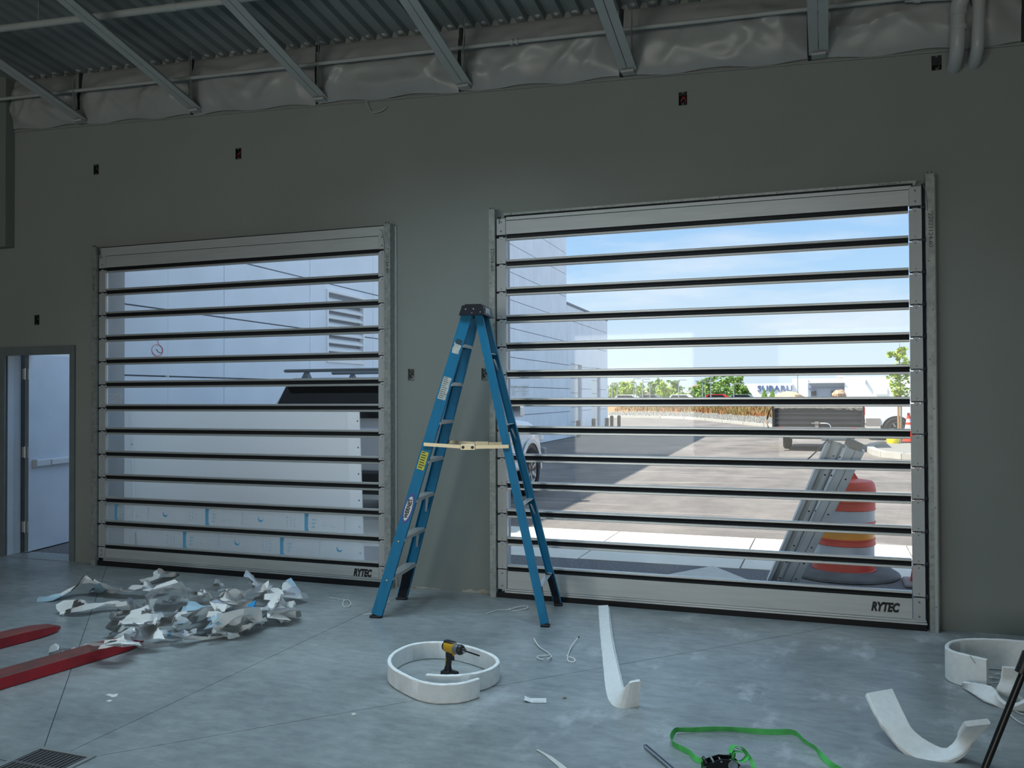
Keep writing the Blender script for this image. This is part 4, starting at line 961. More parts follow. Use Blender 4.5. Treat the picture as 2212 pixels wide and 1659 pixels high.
for k in range(7):
    z = .307+.2915*k; c = fpt(z, 1); hw = abs(c.y)-.006; x = c.x
    b = MB(); pr = [(-.041, 0), (.041, 0), (.041, -.026), (.037, -.026), (.037, -.004), (-.036, -.004), (-.036, -.030), (-.041, -.030)]
    b.prism(pr, (x, -hw, z), (x, hw, z), (1, 0, 0), (0, 0, 1))
    for q in range(5): b.box((x-.034+.014*q, -hw, z), (x-.030+.014*q, hw, z+.0016))
    st = lbuild(b, 'step', M_lalu)
    if k < 3:
        for s in (-1, 1):
            b = MB(); b.bar((x+.01, s*(hw-.10), z-.006), fpt(z-.16, s, .01, -.008), .018, .004); lbuild(b, 'step_brace', M_lalu)
for k, z in enumerate((.238, .83, 1.422, 1.962)):
    c = rpt(z, 1); hw = abs(c.y)-.006
    b = MB(); pr = [(-.028, .024), (-.022, .024), (-.022, .004), (.024, .004), (.024, -.002), (-.028, -.002)]
    b = MB(); b.prism([(-.030, -.024), (-.026, -.024), (-.026, .020), (.014, .020), (.014, .024), (-.030, .024)], (c.x, -hw, z), (c.x, hw, z), (1, 0, 0), (0, 0, 1)); lbuild(b, 'rear_brace', M_lalu)
    for s in (-1, 1):
        b = MB(); b.bar((c.x, s*(hw-.06), z-.015), rpt(z-.10, s, 0, -.01), .014, .004); lbuild(b, 'brace_strut', M_lalu)
# moulded top cap
b = MB(); cx = .078
lo, hi = .100, .080; yl, yh = .165, .146
b.hexa([(cx-lo, -yl, 2.272), (cx+lo, -yl, 2.272), (cx+lo, yl, 2.272), (cx-lo, yl, 2.272), (cx-hi, -yh, 2.348), (cx+hi, -yh, 2.348), (cx+hi, yh, 2.348), (cx-hi, yh, 2.348)])
for q in range(-2, 3): b.box((cx-hi*.8, q*.055-.016, 2.348), (cx+hi*.8, q*.055+.016, 2.358))
tcap = lbuild(b, 'top_cap', M_lblack)
b = MB()
for dx, dz in ((-.05, .045), (.01, .046), (.0, .014), (.065, .02)): b.lathe([(.0065, 0), (.005, .003), (0, .004)], 8, Matrix.Translation((cx+dx, -yl+.004+dz*.2, 2.272+dz)) @ Matrix.Rotation(PI/2, 4, 'X'))
lbuild(b, 'cap_rivets', M_steel, tcap, kind='stuff')
b = MB(); b.box((cx+.092, -.10, 2.285), (cx+.099, -.05, 2.33)); b.box((cx+.092, -.04, 2.285), (cx+.099, .02, 2.33)); lbuild(b, 'cap_sticker', M_label, tcap)
# folding spreaders, slightly sagging at the knuckle
for s in (-1, 1):
    z = 1.293; a, c = fpt(z+.006, s, .0, .009), rpt(z-.006, s, .0, .009); m_ = a.lerp(c, .52)-Vector((0, 0, .014))
    for p, q in ((a-Vector((.028, 0, 0)), m_+Vector((.01, 0, 0))), (m_-Vector((.01, 0, 0)), c+Vector((.02, 0, 0)))):
        b = MB(); b.bar(p, q, .008, .026); sb = lbuild(b, 'spreader_bar', M_brass)
    b = MB(); b.cbox((m_.x-.058, m_.y-.008, m_.z-.022), (m_.x+.058, m_.y+.008, m_.z+.022), .003); kn = lbuild(b, 'spreader_knuckle', M_brass)
    b = MB()
    for dx in (-.036, .036): b.lathe([(.012, 0), (.010, .004), (0, .005)], 10, Matrix.Translation((m_.x+dx, m_.y+s*.008, m_.z)) @ Matrix.Rotation(-s*PI/2, 4, 'X'))
    lbuild(b, 'rivet', M_black, kn, kind='stuff')
# stickers on the near front rail
def rail_frame(fn, s, z, off):
    a, c = fn(z-.1, s), fn(z+.1, s); d = (c-a).normalized(); ya = Vector((0, s, 0)); ya = (ya-d*ya.dot(d)).normalized()
    xa = d.cross(ya) if s < 0 else ya.cross(d)
    if xa.x < 0: xa = -xa
    return XF(fn(z, s)+ya*off, xa, d, ya)
def sticker(z, wd, h, m, nm, lines, col=M_tgrey, rag=.004):
    F = rail_frame(fpt, -1, z, .0012); r2 = random.Random(int(z*100)); n = 7
    L = [(-wd/2+rag*(r2.random()-.5), -h/2+h*i/n) for i in range(n+1)]; R = [(wd/2+rag*(r2.random()-.5), -h/2+h*i/n) for i in range(n+1)]
    b = MB(); b.add([F @ Vector((x, y, 0)) for x, y in L]+[F @ Vector((x, y, 0)) for x, y in R], [(i, n+1+i, n+2+i, i+1) for i in range(n)]); o = lbuild(b, nm, m)
    b = MB()
    for i in range(lines):
        y = h/2-h*(i+.7)/(lines+.4); x1 = -wd*.4+wd*.8*(.55+.45*r2.random()); b.add([F @ Vector(q) for q in ((-wd*.4, y, .0006), (x1, y, .0006), (x1, y+h/(lines*2.6), .0006), (-wd*.4, y+h/(lines*2.6), .0006))], [(0, 1, 2, 3)])
    if lines: lbuild(b, 'sticker_print', col, o, kind='stuff')
    return o, F
sticker(2.025, .056, .088, M_label, 'rail_sticker', 0, rag=.012)
b = MB(); F = rail_frame(fpt, -1, 2.055, .0018); b.add([F @ Vector(q) for q in ((-.02, .0, 0), (.03, -.004, 0), (.03, .035, 0), (-.012, .04, 0), (-.024, .024, 0))], [(0, 1, 2, 3, 4)]); lbuild(b, 'torn_residue', mat('dark_residue', (.03, .08, .11), .7))
sticker(1.72, .062, .175, M_label, 'rail_sticker', 11)
sticker(1.175, .056, .14, M_ylabel, 'warning_sticker', 7, M_black)
F = rail_frame(fpt, -1, .816, .0010)
b = MB(); b.add([F @ Vector((.037*math.cos(2*PI*i/28), .118*math.sin(2*PI*i/28), 0)) for i in range(28)], [tuple(range(28))]); lg = lbuild(b, 'logo_oval', M_logoblue)
b = MB(); b.add([F @ Vector((.0255*math.cos(2*PI*i/28), .094*math.sin(2*PI*i/28), .0007)) for i in range(28)], [tuple(range(28))]); lbuild(b, 'logo_field', M_white, lg)
tx = text_mesh('logo_lettering', 'WERNER', .042, M_blackp, lg, LM @ F @ XF((.0125, -.073, .0014), (0, 1, 0), (-1, 0, 0), (0, 0, 1)), bold=.0016, shear=.15, width=.146)
for z in (1.293, .28, .57, .87): 
    for s in (-1, 1):
        F = rail_frame(fpt, s, z, .001); b = MB(); b.lathe([(.007, 0), (.006, .0025), (0, .003)], 8, F); lbuild(b, 'rail_rivet', M_brass)

# ------------------------------------------------------------------ vehicles
def wheel(t, c, r, wd, axis='X', side=1):
    M = Matrix.Translation(c) @ (Matrix.Rotation(PI/2, 4, 'Y') if axis == 'X' else Matrix.Rotation(PI/2, 4, 'X'))
    b = MB(); b.lathe([(r*.58, -wd/2), (r*.88, -wd/2), (r*.98, -wd*.36), (r, -wd*.2), (r, wd*.2), (r*.98, wd*.36), (r*.88, wd/2), (r*.58, wd/2)], 28, M, caps=False)
    for k in range(28):
        a = 2*PI*k/28
        for q in (-1, 0, 1):
            p = M @ Vector((r*1.0*math.cos(a+.05*q), r*1.0*math.sin(a+.05*q), q*wd*.28)); 
            b.box((-.02, -.018, -.012), (.02, .018, .012), Matrix.Translation(p) @ (M.to_3x3().to_4x4()) @ Matrix.Rotation(a+PI/2, 4, 'Z'))
    w_ = b.build('wheel', M_tyre, t, smooth=True)
    b = MB(); s = side; b.lathe([(0, s*wd*.30), (r*.16, s*wd*.32), (r*.2, s*wd*.2), (r*.46, s*wd*.16), (r*.56, s*wd*.42), (r*.60, s*wd*.44), (r*.60, -s*wd*.4)], 24, M)
    for k in range(6):
        a = 2*PI*k/6; b.bar(M @ Vector((r*.14*math.cos(a), r*.14*math.sin(a), s*wd*.31)), M @ Vector((r*.54*math.cos(a), r*.54*math.sin(a), s*wd*.40)), r*.13, wd*.12, M.to_3x3() @ Vector((0, 0, 1)))
    b.build('rim', M_rim, w_)
    return w_
# large white wagon just outside the first door, rear towards us, parked parallel to the wing
VX0, VX1 = -6.80, -4.72; VY0 = 2.45; VL = 5.75; VC = (VX0+VX1)/2
car = thing('utility_vehicle', 'white sport utility vehicle with roof bars parked beside the precast wing, rear to us', 'car', (VC, VY0+VL/2, 0))
hw = (VX1-VX0)/2
def ring(y, z0, z1, hb_, ht, r=.09, n=4):
    """rounded body section at y"""
    pts = []
    for cx_, cz, a0 in ((hb_-r, z0+r, -90), (ht-r, z1-r, 0), (-(ht-r), z1-r, 90), (-(hb_-r), z0+r, 180)):
        for i in range(n+1):
            a = math.radians(a0+90*i/n); pts.append(Vector((VC+cx_+r*math.cos(a), y, cz+r*math.sin(a))))
    return pts
b = MB(); rows = [ring(VY0+y, z0, z1, h*hw, k*hw) for y, z0, z1, h, k in ((0.0, .55, 1.20, .90, .90), (.10, .42, 1.30, .97, .94), (.6, .40, 1.34, 1.0, .96), (2.6, .40, 1.34, 1.0, .965), (3.7, .40, 1.31, 1.0, .965), (4.05, .42, 1.29, 1.0, .96), (4.9, .44, 1.23, .995, .94), (5.45, .46, 1.13, .97, .90), (5.68, .52, 1.0, .90, .84), (5.75, .60, .90, .82, .78))]
b.strip(rows, close=True); b.add(rows[0], [tuple(range(len(rows[0])))]); b.add(rows[-1], [tuple(reversed(range(len(rows[-1]))))]); b.build('body', M_whitecar, car, smooth=True)
b = MB(); rows = [ring(VY0+y, 1.28, z1, h*hw, k*hw, .10) for y, z1, h, k in ((.10, 1.40, .93, .90), (.16, 1.65, .93, .79), (.26, 1.82, .93, .74), (.45, 1.872, .935, .73), (2.2, 1.90, .94, .73), (2.85, 1.88, .94, .74), (3.2, 1.78, .94, .77), (3.75, 1.42, .94, .86), (3.95, 1.30, .94, .90))]
b.strip(rows, close=True); b.add(rows[0], [tuple(range(len(rows[0])))]); b.add(rows[-1], [tuple(reversed(range(len(rows[-1]))))]); b.build('cabin', M_whitecar, car, smooth=True)
yg = VY0+.075
b = MB(); P = [(VC-.80*hw, yg-.012, 1.40), (VC+.80*hw, yg-.012, 1.40), (VC+.67*hw, yg+.115, 1.79), (VC-.67*hw, yg+.115, 1.79)]
b.hexa([Vector(p) for p in P]+[Vector(p)+Vector((0, .05, 0)) for p in P]); rg = b.build('rear_glass', M_darkglass, car)
b = MB(); b.hexa([Vector((VC-.70*hw, VY0+.02, 1.81)), Vector((VC+.70*hw, VY0+.02, 1.81)), Vector((VC+.70*hw, VY0+.34, 1.878)), Vector((VC-.70*hw, VY0+.34, 1.878)), Vector((VC-.66*hw, VY0+.02, 1.83)), Vector((VC+.66*hw, VY0+.02, 1.83)), Vector((VC+.66*hw, VY0+.36, 1.90)), Vector((VC-.66*hw, VY0+.36, 1.90))]); b.build('rear_spoiler', M_black, car)
b = MB(); b.bar((VC+.1*hw, yg+.02, 1.42), (VC-.45*hw, yg+.045, 1.46), .02, .02); b.build('rear_wiper', M_black, rg)
for s in (-1, 1):
    for y0, y1, tp0, tp1 in ((.38, 1.25, .50, 1.25), (1.33, 2.35, 1.33, 2.35), (2.43, 3.62, 2.43, 3.05)):
        b = MB(); zb_, zt_ = 1.40, 1.79; xo0, xo1 = VC+s*hw*.935, VC+s*hw*.80
        q = [Vector((xo0, VY0+y0, zb_)), Vector((xo0, VY0+y1, zb_)), Vector((xo1, VY0+tp1, zt_)), Vector((xo1, VY0+tp0, zt_))]
        b.hexa(q+[p-Vector((s*.05, 0, 0)) for p in q]); b.build('side_window', M_darkglass, car)
    b = MB(); b.cbox((VC+s*hw*.97-.05, VY0-.01, .95), (VC+s*hw*.97+.02 if s > 0 else VC+s*hw*.97+.05, VY0+.12, 1.36), .01); b.build('tail_lamp', M_redlamp, car)
    b = MB(); b.cbox((VC+s*hw*.80-.12, VY0+5.58, .86), (VC+s*hw*.80+.12, VY0+5.74, 1.02), .02); b.build('head_lamp', M_glass if False else M_white, car)
    mxp = VC+s*(hw+.13)
    b = MB(); b.cbox((mxp-.11, VY0+3.58, 1.33), (mxp+.11, VY0+3.74, 1.52), .03); mr = b.build('door_mirror', M_whitecar, car)
    b = MB(); b.box((mxp-.09, VY0+3.572, 1.35), (mxp+.09, VY0+3.58, 1.50)); b.build('mirror_glass', M_chrome, mr)
    b = MB(); b.bar((VC+s*hw*.95, VY0+3.68, 1.35), (mxp, VY0+3.66, 1.38), .06, .05); b.build('mirror_arm', M_black, mr)
    for y in (1.05, 4.75):
        wheel(car, Vector((VC+s*(hw-.10), VY0+y, .405)), .405, .27, 'X', s)
        b = MB(); pr = [(.47*math.cos(PI*i/14), .40+.47*math.sin(PI*i/14)) for i in range(15)]
        xo = VC+s*(hw-.02); b.prism([(a, z) for a, z in pr], (xo-s*.2, VY0+y, 0), (xo+s*.023, VY0+y, 0), (0, 1, 0), (0, 0, 1)); b.build('wheel_arch', M_black, car)
        b = MB()
        for i in range(14):
            a0, a1 = PI*i/14, PI*(i+1)/14; q = []
            for rr in (.47, .53): q += [Vector((xo+s*.02, VY0+y+rr*math.cos(a0), .40+rr*math.sin(a0))), Vector((xo+s*.02, VY0+y+rr*math.cos(a1), .40+rr*math.sin(a1)))]
            b.hexa([q[0], q[1], q[3], q[2]]+[p+Vector((s*.022, 0, 0)) for p in (q[0], q[1], q[3], q[2])])
        b.build('arch_trim', M_whitecar, car)
b = MB(); b.cbox((VC-hw*.93, VY0-.10, .50), (VC+hw*.93, VY0+.12, .78), .03); b.build('rear_bumper', M_black, car)
b = MB(); b.cbox((VC-hw*.95, VY0+5.62, .48), (VC+hw*.95, VY0+5.84, .74), .03); b.build('front_bumper', M_tgrey, car)
for k, (yb, zb_) in enumerate(((VY0+.55, 2.0), (VY0+1.72, 1.998))):
    b = MB(); b.cbox((VC-hw*.92, yb-.04, zb_-.02), (VC+hw*.92, yb+.04, zb_+.022), .012); rb = b.build('roof_bar', M_tgrey, car)
    for s in (-1, 1):
        b = MB(); xx = VC+s*hw*.60; b.hexa([Vector((xx-.06, yb-.06, 1.872)), Vector((xx+.06, yb-.06, 1.872)), Vector((xx+.06, yb+.06, 1.872)), Vector((xx-.06, yb+.06, 1.872)), Vector((xx-.02, yb-.03, zb_-.02)), Vector((xx+.02, yb-.03, zb_-.02)), Vector((xx+.02, yb+.03, zb_-.02)), Vector((xx-.02, yb+.03, zb_-.02))]); b.build('bar_foot', M_tgrey, rb)

# white pickup in the lot: side view, rear end showing right of the trailer
pk = thing('pickup_truck', 'white pickup truck parked behind the dump trailer and the staked tree', 'truck', (4.2, 28.6, 0))
pa = on_y(1869, 905, 27.6); px0 = pa.x; SD = [(0, .62), (0, 1.28), (.06, 1.36), (2.0, 1.40), (2.05, 1.95), (2.35, 2.02), (3.7, 2.0), (4.35, 1.42), (5.6, 1.32), (5.8, 1.1), (5.82, .6), (5.0, .5), (1.0, .5)]
b = MB(); b.prism([(x, z) for x, z in SD], (px0, 27.6, 0), (px0, 29.6, 0), (1, 0, 0), (0, 0, 1)); b.build('body', M_whitecar, pk)
for q0, q1 in ((2.2, 2.95), (3.02, 3.75)): b = MB(); b.box((px0+q0, 27.57, 1.45), (px0+q1, 27.61, 1.9)); b.build('side_window', M_darkglass, pk)
for xx in (1.05, 4.75):
    for y in (27.69, 29.5): wheel(pk, Vector((px0+xx, y, .42)), .42, .26, 'Y', 1 if y < 28 else -1)
    b = MB(); b.prism([(.50*math.cos(PI*i/12), .42+.47*math.sin(PI*i/12)) for i in range(13)], (px0+xx, 27.59, 0), (px0+xx, 27.8, 0), (1, 0, 0), (0, 0, 1)); b.build('wheel_arch', M_black, pk)
b = MB(); b.cbox((px0-.03, 27.62, .92), (px0+.12, 27.72, 1.2), .01); b.build('tail_lamp', M_redlamp, pk)
b = MB(); b.cbox((px0-.18, 27.7, .55), (px0+.05, 29.5, .78), .02); b.build('rear_bumper', M_chrome, pk)
b = MB(); b.box((px0+.02, 27.56, .50), (px0+.5, 27.6, .80)); b.build('rocker_trim', M_trailerg, pk)

# dump trailer seen from behind
TY = 20.4; ta, tcc = on_y(1668, 880, TY), on_y(1868, 925, TY); tx0, tx1 = ta.x, tcc.x
tr = thing('dump_trailer', 'black dump trailer with a tan tarp bundle on top, rear towards us', 'trailer', ((tx0+tx1)/2, TY+1.6, 0))
b = MB(); th = .05
b.box((tx0, TY, .72), (tx1, TY+th, 1.30)); b.build('tailgate', M_trailer, tr)
for (xa, xc_) in ((tx0, tx0+th), (tx1-th, tx1)):
    b = MB(); b.box((xa, TY+th, .70), (xc_, TY+3.9, 1.32)); b.build('side_wall', M_trailer, tr)
b = MB(); b.box((tx0+th, TY+3.85, .70), (tx1-th, TY+3.9, 1.35)); b.build('front_wall', M_trailer, tr)
b = MB(); b.box((tx0+th, TY+th, .68), (tx1-th, TY+3.85, .74)); b.build('bed_floor', M_trailerg, tr)
b = MB(); b.box((tx0-.02, TY-.05, .58), (tx1+.02, TY+.1, .715)); b.build('rear_crossmember', M_trailerg, tr)
for q in range(3):
    b = MB(); b.box((tx0+.08, TY-.025, .80+.15*q), (tx1-.08, TY, .84+.15*q)); b.build('gate_rib', M_trailer, tr)
for xx in (tx0+.03, tx1-.08):
    b = MB(); b.box((xx, TY-.04, .72), (xx+.05, TY, 1.36)); b.build('corner_post', M_trailer, tr)
b = MB(); b.tube([(tx0-.03, TY+.0, 1.36), (tx1+.03, TY+.0, 1.36)], .035, 8); b.build('top_rail', M_trailerg, tr)
b = MB(); r2 = random.Random(8); rows = []
for i in range(41):
    xx = lerp(tx0+.05, tx1-.05, i/40); rows.append([Vector((xx, TY-.035, 1.35)), Vector((xx, TY-.06-.02*r2.random(), 1.28)), Vector((xx, TY-.05-.02*r2.random(), 1.235+.05*r2.random()-.10*max(0, i/40-.55)))])
b.strip(rows); b.build('mesh_cover', mat('grey_mesh_cloth', (.20, .185, .16), .9, var=.15, vscale=9), tr)
for xx in (tx0+.25, tx1-.30):
    b = MB(); b.lathe([(0, 0), (.055, 0), (.055, .03), (0, .04)], 12, Matrix.Translation((xx, TY-.05, .66)) @ Matrix.Rotation(PI/2, 4, 'X')); b.build('rear_lamp', M_redlamp, tr)
for xx in (tx0+.36, tx1-.36):
    for yy in (1.4, 2.3): wheel(tr, Vector((xx, TY+yy, .36)), .36, .22, 'X', -1 if xx < tx0+1 else 1)
b = MB(); b.box((tx0+.5, TY+.4, .34), (tx1-.5, TY+3.6, .56)); b.build('chassis', M_trailerg, tr)
b = MB(); mx2 = lerp(tx0, tx1, .49); b.box((mx2-.05, TY-.09, .58), (mx2+.05, TY-.05, .88)); b.bar((mx2-.15, TY-.10, .83), (mx2+.08, TY-.10, .83), .02, .03); b.build('gate_latch', M_trailerg, tr)
b = MB(); b.tube(crom([(mx2+.10, TY-.07, .83), (mx2+.3, TY-.09, .82), (mx2+.38, TY-.09, .74), (mx2+.36, TY-.08, .60)], 12), .018, 6); b.build('safety_chain', M_steel, tr)
def lumpy(nm, c, rx, ry, rz, m, label, cat, seed, n=14):
    r2 = random.Random(seed); rows = []
    for j in range(8):
        a = PI*j/7-PI/2; rows.append([Vector(c)+Vector((rx*math.cos(a)*math.cos(2*PI*k/n)*(.8+.4*r2.random()), ry*math.cos(a)*math.sin(2*PI*k/n)*(.8+.4*r2.random()), rz*math.sin(a)*(.85+.3*r2.random()))) for k in range(n)])
    b = MB(); b.strip(rows, close=True); return b.build(nm, m, smooth=True, label=label, cat=cat)
lumpy('tarp_bundle', (tx0+.45, TY+.55, 1.55), .42, .4, .20, M_tarp, 'tan tarp heaped at one end of the trailer, under the dealership letters', 'tarp', 4)
lumpy('tarp_roll', (lerp(tx0, tx1, .66), TY+.5, 1.46), .62, .35, .11, M_tarp, 'long tan tarp roll across the trailer top', 'tarp', 5)
lumpy('debris_sack', (lerp(tx0, tx1, .74), TY+.4, 1.66), .2, .2, .15, mat('brown_sack', (.25, .14, .09), .9, col2=(.70, .50, .32), vscale=9), 'brown and tan sack on top of the trailer tarp', 'sack', 6)
b = MB(); r2 = random.Random(2)
rows = [[Vector((tx0-.02-.16*math.sin(PI*min(1, j/5))*(.6+.6*r2.random()), TY-.02+.1*k, 1.30-.16*j)) for k in range(4)] for j in range(6)]
b.strip(rows); b.build('hanging_tarp', M_tarp, smooth=True, label='tan tarp corner hanging down the side of the trailer', cat='tarp')

# ------------------------------------------------------------------ traffic drum, cones, leaning rails, white cover panel
BC = Vector((.121, 1.88, 0))
db = thing('traffic_drum', 'orange and white striped traffic drum outside the second door', 'traffic drum', BC)
T = Matrix.Translation(BC) @ Matrix(((1, 0, .040, 0), (0, 1, 0, 0), (0, 0, 1, 0), (0, 0, 0, 1)))   # the drum leans a little
b = MB(); b.lathe([(.27, .05), (.27, .05), (.48, .03), (.49, .012), (.48, 0), (.2, 0)], 40, T); b.lathe([(.27, .05), (.34, .075), (.43, .06), (.48, .03)], 40, T); b.build('rubber_base', mat('dusty_rubber', (.12, .12, .122), .85, var=.2, vscale=6), db, smooth=True)
def drad(z): return .272-.026*(z/.92)
steps = [(.05, .17, M_orange, 0), (.17, .287, M_refl, 1), (.287, .352, M_orange, 0), (.352, .42, M_amber, 1), (.42, .506, M_orange, 0), (.506, .607, M_refl, 1), (.607, .695, M_orange, 0), (.695, .765, M_amber, 1)]
pf = []
for z0, z1, m, rec in steps:
    r0, r1 = drad(z0), drad(z1)
    if rec: b = MB(); b.lathe([(r0-.004, z0), (r0-.004, z0+.001), (r1-.004, z1-.001), (r1-.004, z1)], 40, T); b.build('reflective_band', m, db, smooth=True)
    else: b = MB(); b.lathe([(r0-.006, z0), (r0+.006, z0+.004), (r0+.006, z0+.012), (r0+.001, z0+.018), (r1+.001, z1-.018), (r1+.006, z1-.012), (r1+.006, z1-.004), (r1-.006, z1)], 40, T); b.build('drum_body', m, db, smooth=True)
b = MB(); r1 = drad(.765); b.lathe([(r1-.006, .765), (r1+.006, .769), (r1+.006, .785), (r1-.008, .845), (r1-.03, .868), (.10, .885), (0, .89)], 40, T); b.build('drum_top', M_orange, db, smooth=True)
b = MB(); hd = Vector((.94, .34, 0))
for s in (-1, 1):
    b.hexa([(BC+Vector((.036, 0, 0)))+hd*(s*.075-.04)+Vector((0, 0, .87))+Vector((0, -.015, 0)), (BC+Vector((.036, 0, 0)))+hd*(s*.075+.04)+Vector((0, -.015, .87)), (BC+Vector((.036, 0, 0)))+hd*(s*.075+.04)+Vector((0, .015, .87)), (BC+Vector((.036, 0, 0)))+hd*(s*.075-.04)+Vector((0, .015, .87)),
            (BC+Vector((.036, 0, 0)))+hd*(s*.045-.016)+Vector((0, -.013, .955)), (BC+Vector((.036, 0, 0)))+hd*(s*.045+.016)+Vector((0, -.013, .955)), (BC+Vector((.036, 0, 0)))+hd*(s*.045+.016)+Vector((0, .013, .955)), (BC+Vector((.036, 0, 0)))+hd*(s*.045-.016)+Vector((0, .013, .955))])
b.tube(crom([(BC+Vector((.036, 0, 0)))+hd*-.055+Vector((0, 0, .945)), (BC+Vector((.036, 0, 0)))+hd*-.03+Vector((0, 0, .968)), (BC+Vector((.036, 0, 0)))+hd*.03+Vector((0, 0, .968)), (BC+Vector((.036, 0, 0)))+hd*.055+Vector((0, 0, .945))], 10), .016, 8); b.build('drum_handle', M_orange, db, smooth=True)
def cone(loc, h, r, label, bands=True):
    t = thing('traffic_cone', label, 'traffic cone', loc); T = Matrix.Translation(Vector(loc)); rr = lambda z: r*(1-.82*z/h)
    b = MB(); b.cbox((loc[0]-r*1.35, loc[1]-r*1.35, loc[2]), (loc[0]+r*1.35, loc[1]+r*1.35, loc[2]+.035), .012); b.build('cone_base', mat('worn_cone_base', (.30, .27, .26), .85) if not bands else M_black, t)
    zs_ = [.035, h*.42, h*.60, h*.68, h*.80, h] if bands else [.035, h]
    for i in range(len(zs_)-1):
        z0, z1 = zs_[i], zs_[i+1]; b = MB(); pr = [(rr(z0)-.002, z0), (rr(z0), z0+.001), (rr(z1), z1-.001), (rr(z1)-.002, z1)]
        if i == len(zs_)-2: pr += [(0, z1+.004)]
        b.lathe(pr, 24, T); b.build('cone_body' if i % 2 == 0 else 'cone_band', M_orange if i % 2 == 0 else M_refl, t, smooth=True)
cone((.79, 1.585, .0), .72, .135, 'plain orange cone half hidden by the second door\'s edge', False)
cone((2.44, 24.0, .12), .95, .2, 'orange cone with white bands beyond the staked tree', True)

def channel(nm, p, q, wd, dp, lip, m, label, group, side):
    p, q = Vector(p), Vector(q); t = thing(nm, label, 'rail', p, group=group); d = (q-p).normalized(); xa = side; xa = (xa-d*xa.dot(d)).normalized(); ya = xa.cross(d)
    if ya.y > 0: ya = -ya                                           # open side faces the door and the room
    h = wd/2; tk = .004
    pr = [(-h, 0), (h, 0), (h, dp), (h-lip, dp), (h-lip, dp-tk), (h-tk, dp-tk), (h-tk, tk), (-h+tk, tk), (-h+tk, dp-tk), (-h+lip, dp-tk), (-h+lip, dp), (-h, dp)]
    b = MB(); b.prism(pr, p, q, xa, ya); b.build('rail_profile', m, t)
    b = MB(); b.prism([(-h*.35, tk), (-h*.1, tk), (-h*.1, dp*.55), (-h*.35, dp*.55)], p, q, xa, ya); b.build('inner_rib', M_aluL, t)
    b = MB(); b.prism([(h+.001, 0), (h+.016, 0), (h+.016, dp*.5), (h+.001, dp*.5)], p, q, xa, ya); b.build('side_flange', m, t)
    b = MB(); n = 8
    for i in range(n):
        c = p.lerp(q, (i+.5)/n)+ya*(dp+.001)+xa*(h-lip*.5); b.lathe([(.008, 0), (.008, .0015), (0, .0015)], 8, XF(c, xa, d, ya) )
    b.build('bolt_holes', M_black, t, kind='stuff'); return t
SX = Vector((1, 0, 0))
channel('door_track', (-.475, 1.30, .02), (.035, .58, 1.295), .10, .06, .03, M_track, 'leaning aluminium door track, outer one towards the open lot', 'aluminium door tracks leaning outside', SX)
channel('door_track', (-.335, 1.29, .02), (.20, .60, 1.25), .115, .055, .055, M_track, 'leaning aluminium door track with a flat screwed face, next to the drum', 'aluminium door tracks leaning outside', SX)
channel('door_track', (-.405, 1.38, .02), (.10, .66, 1.27), .055, .05, .02, M_track, 'narrow aluminium door track squeezed between the two leaning ones', 'aluminium door tracks leaning outside', SX)
t = thing('rail_bracket', 'crumpled grey metal bracket lying across the top of the leaning tracks', 'bracket', (.1, .60, 1.29)); 
b = MB(); b.cbox((-.05, .56, 1.295), (.17, .66, 1.315), .004, Matrix.Identity(4)); b.build('bracket_plate', M_plate, t); b = MB(); b.hexa([Vector(p) for p in ((.12, .55, 1.27), (.24, .55, 1.22), (.24, .66, 1.22), (.12, .66, 1.27), (.14, .55, 1.33), (.26, .55, 1.27), (.26, .66, 1.27), (.14, .66, 1.33))]); b.build('bracket_flap', M_tgrey, t)
b = MB(); b.tube(crom([(.0, .55, 1.31), (-.10, .55, 1.20), (-.18, .55, 1.13), (-.25, .56, 1.12), (-.27, .56, 1.14)], 16), .006, 6); b.build('loose_wire', M_tgrey, smooth=True, label='grey wire dangling from the top of the leaning tracks', cat='wire')

# big white folded-metal cover leaning outside the first door
bp_ = thing('cover_panel', 'large white translucent cover panel leaning outside the first roll-up door', 'panel', (-5.8, 1.0, 0))
lean = lambda x, z, o=0.0: Vector((x, .88+.06*(1-z/1.55)-.02+o+(.10 if False else 0), z))
xa, xc_ = -7.22, -4.50
b = MB(); b.hexa([lean(xa, 0, 0), lean(xc_, 0, 0), lean(xc_, 0, .03), lean(xa, 0, .03), lean(xa-.03, 1.56, 0), lean(xc_-.02, 1.56, 0), lean(xc_-.02, 1.56, .03), lean(xa-.03, 1.56, .03)]); b.build('cover_face', M_cover, bp_)
for a, c, q in ((xa-.20, xa-.02, 0), (xc_+.005, xc_+.20, 1)):
    b = MB(); o0, o1 = ((-.10, -.0) if q == 0 else (-.0, -.10))
    b.hexa([lean(a, 0, o0-.01), lean(c, 0, o1-.01), lean(c, 0, o1), lean(a, 0, o0), lean(a-.02, 1.54, o0-.01), lean(c-.02, 1.54, o1-.01), lean(c-.02, 1.54, o1), lean(a-.02, 1.54, o0)]); fl2 = b.build('side_flange', M_cover, bp_)
    b = MB()
    for i in range(6): b.lathe([(.008, 0), (.008, .002), (0, .002)], 8, Matrix.Translation(lean(c-.04 if q else a+.05, .12+.26*i, min(o0, o1)-.013)) @ Matrix.Rotation(PI/2, 4, 'X'))
    b.build('screw_holes', M_tgrey, fl2, kind='stuff')
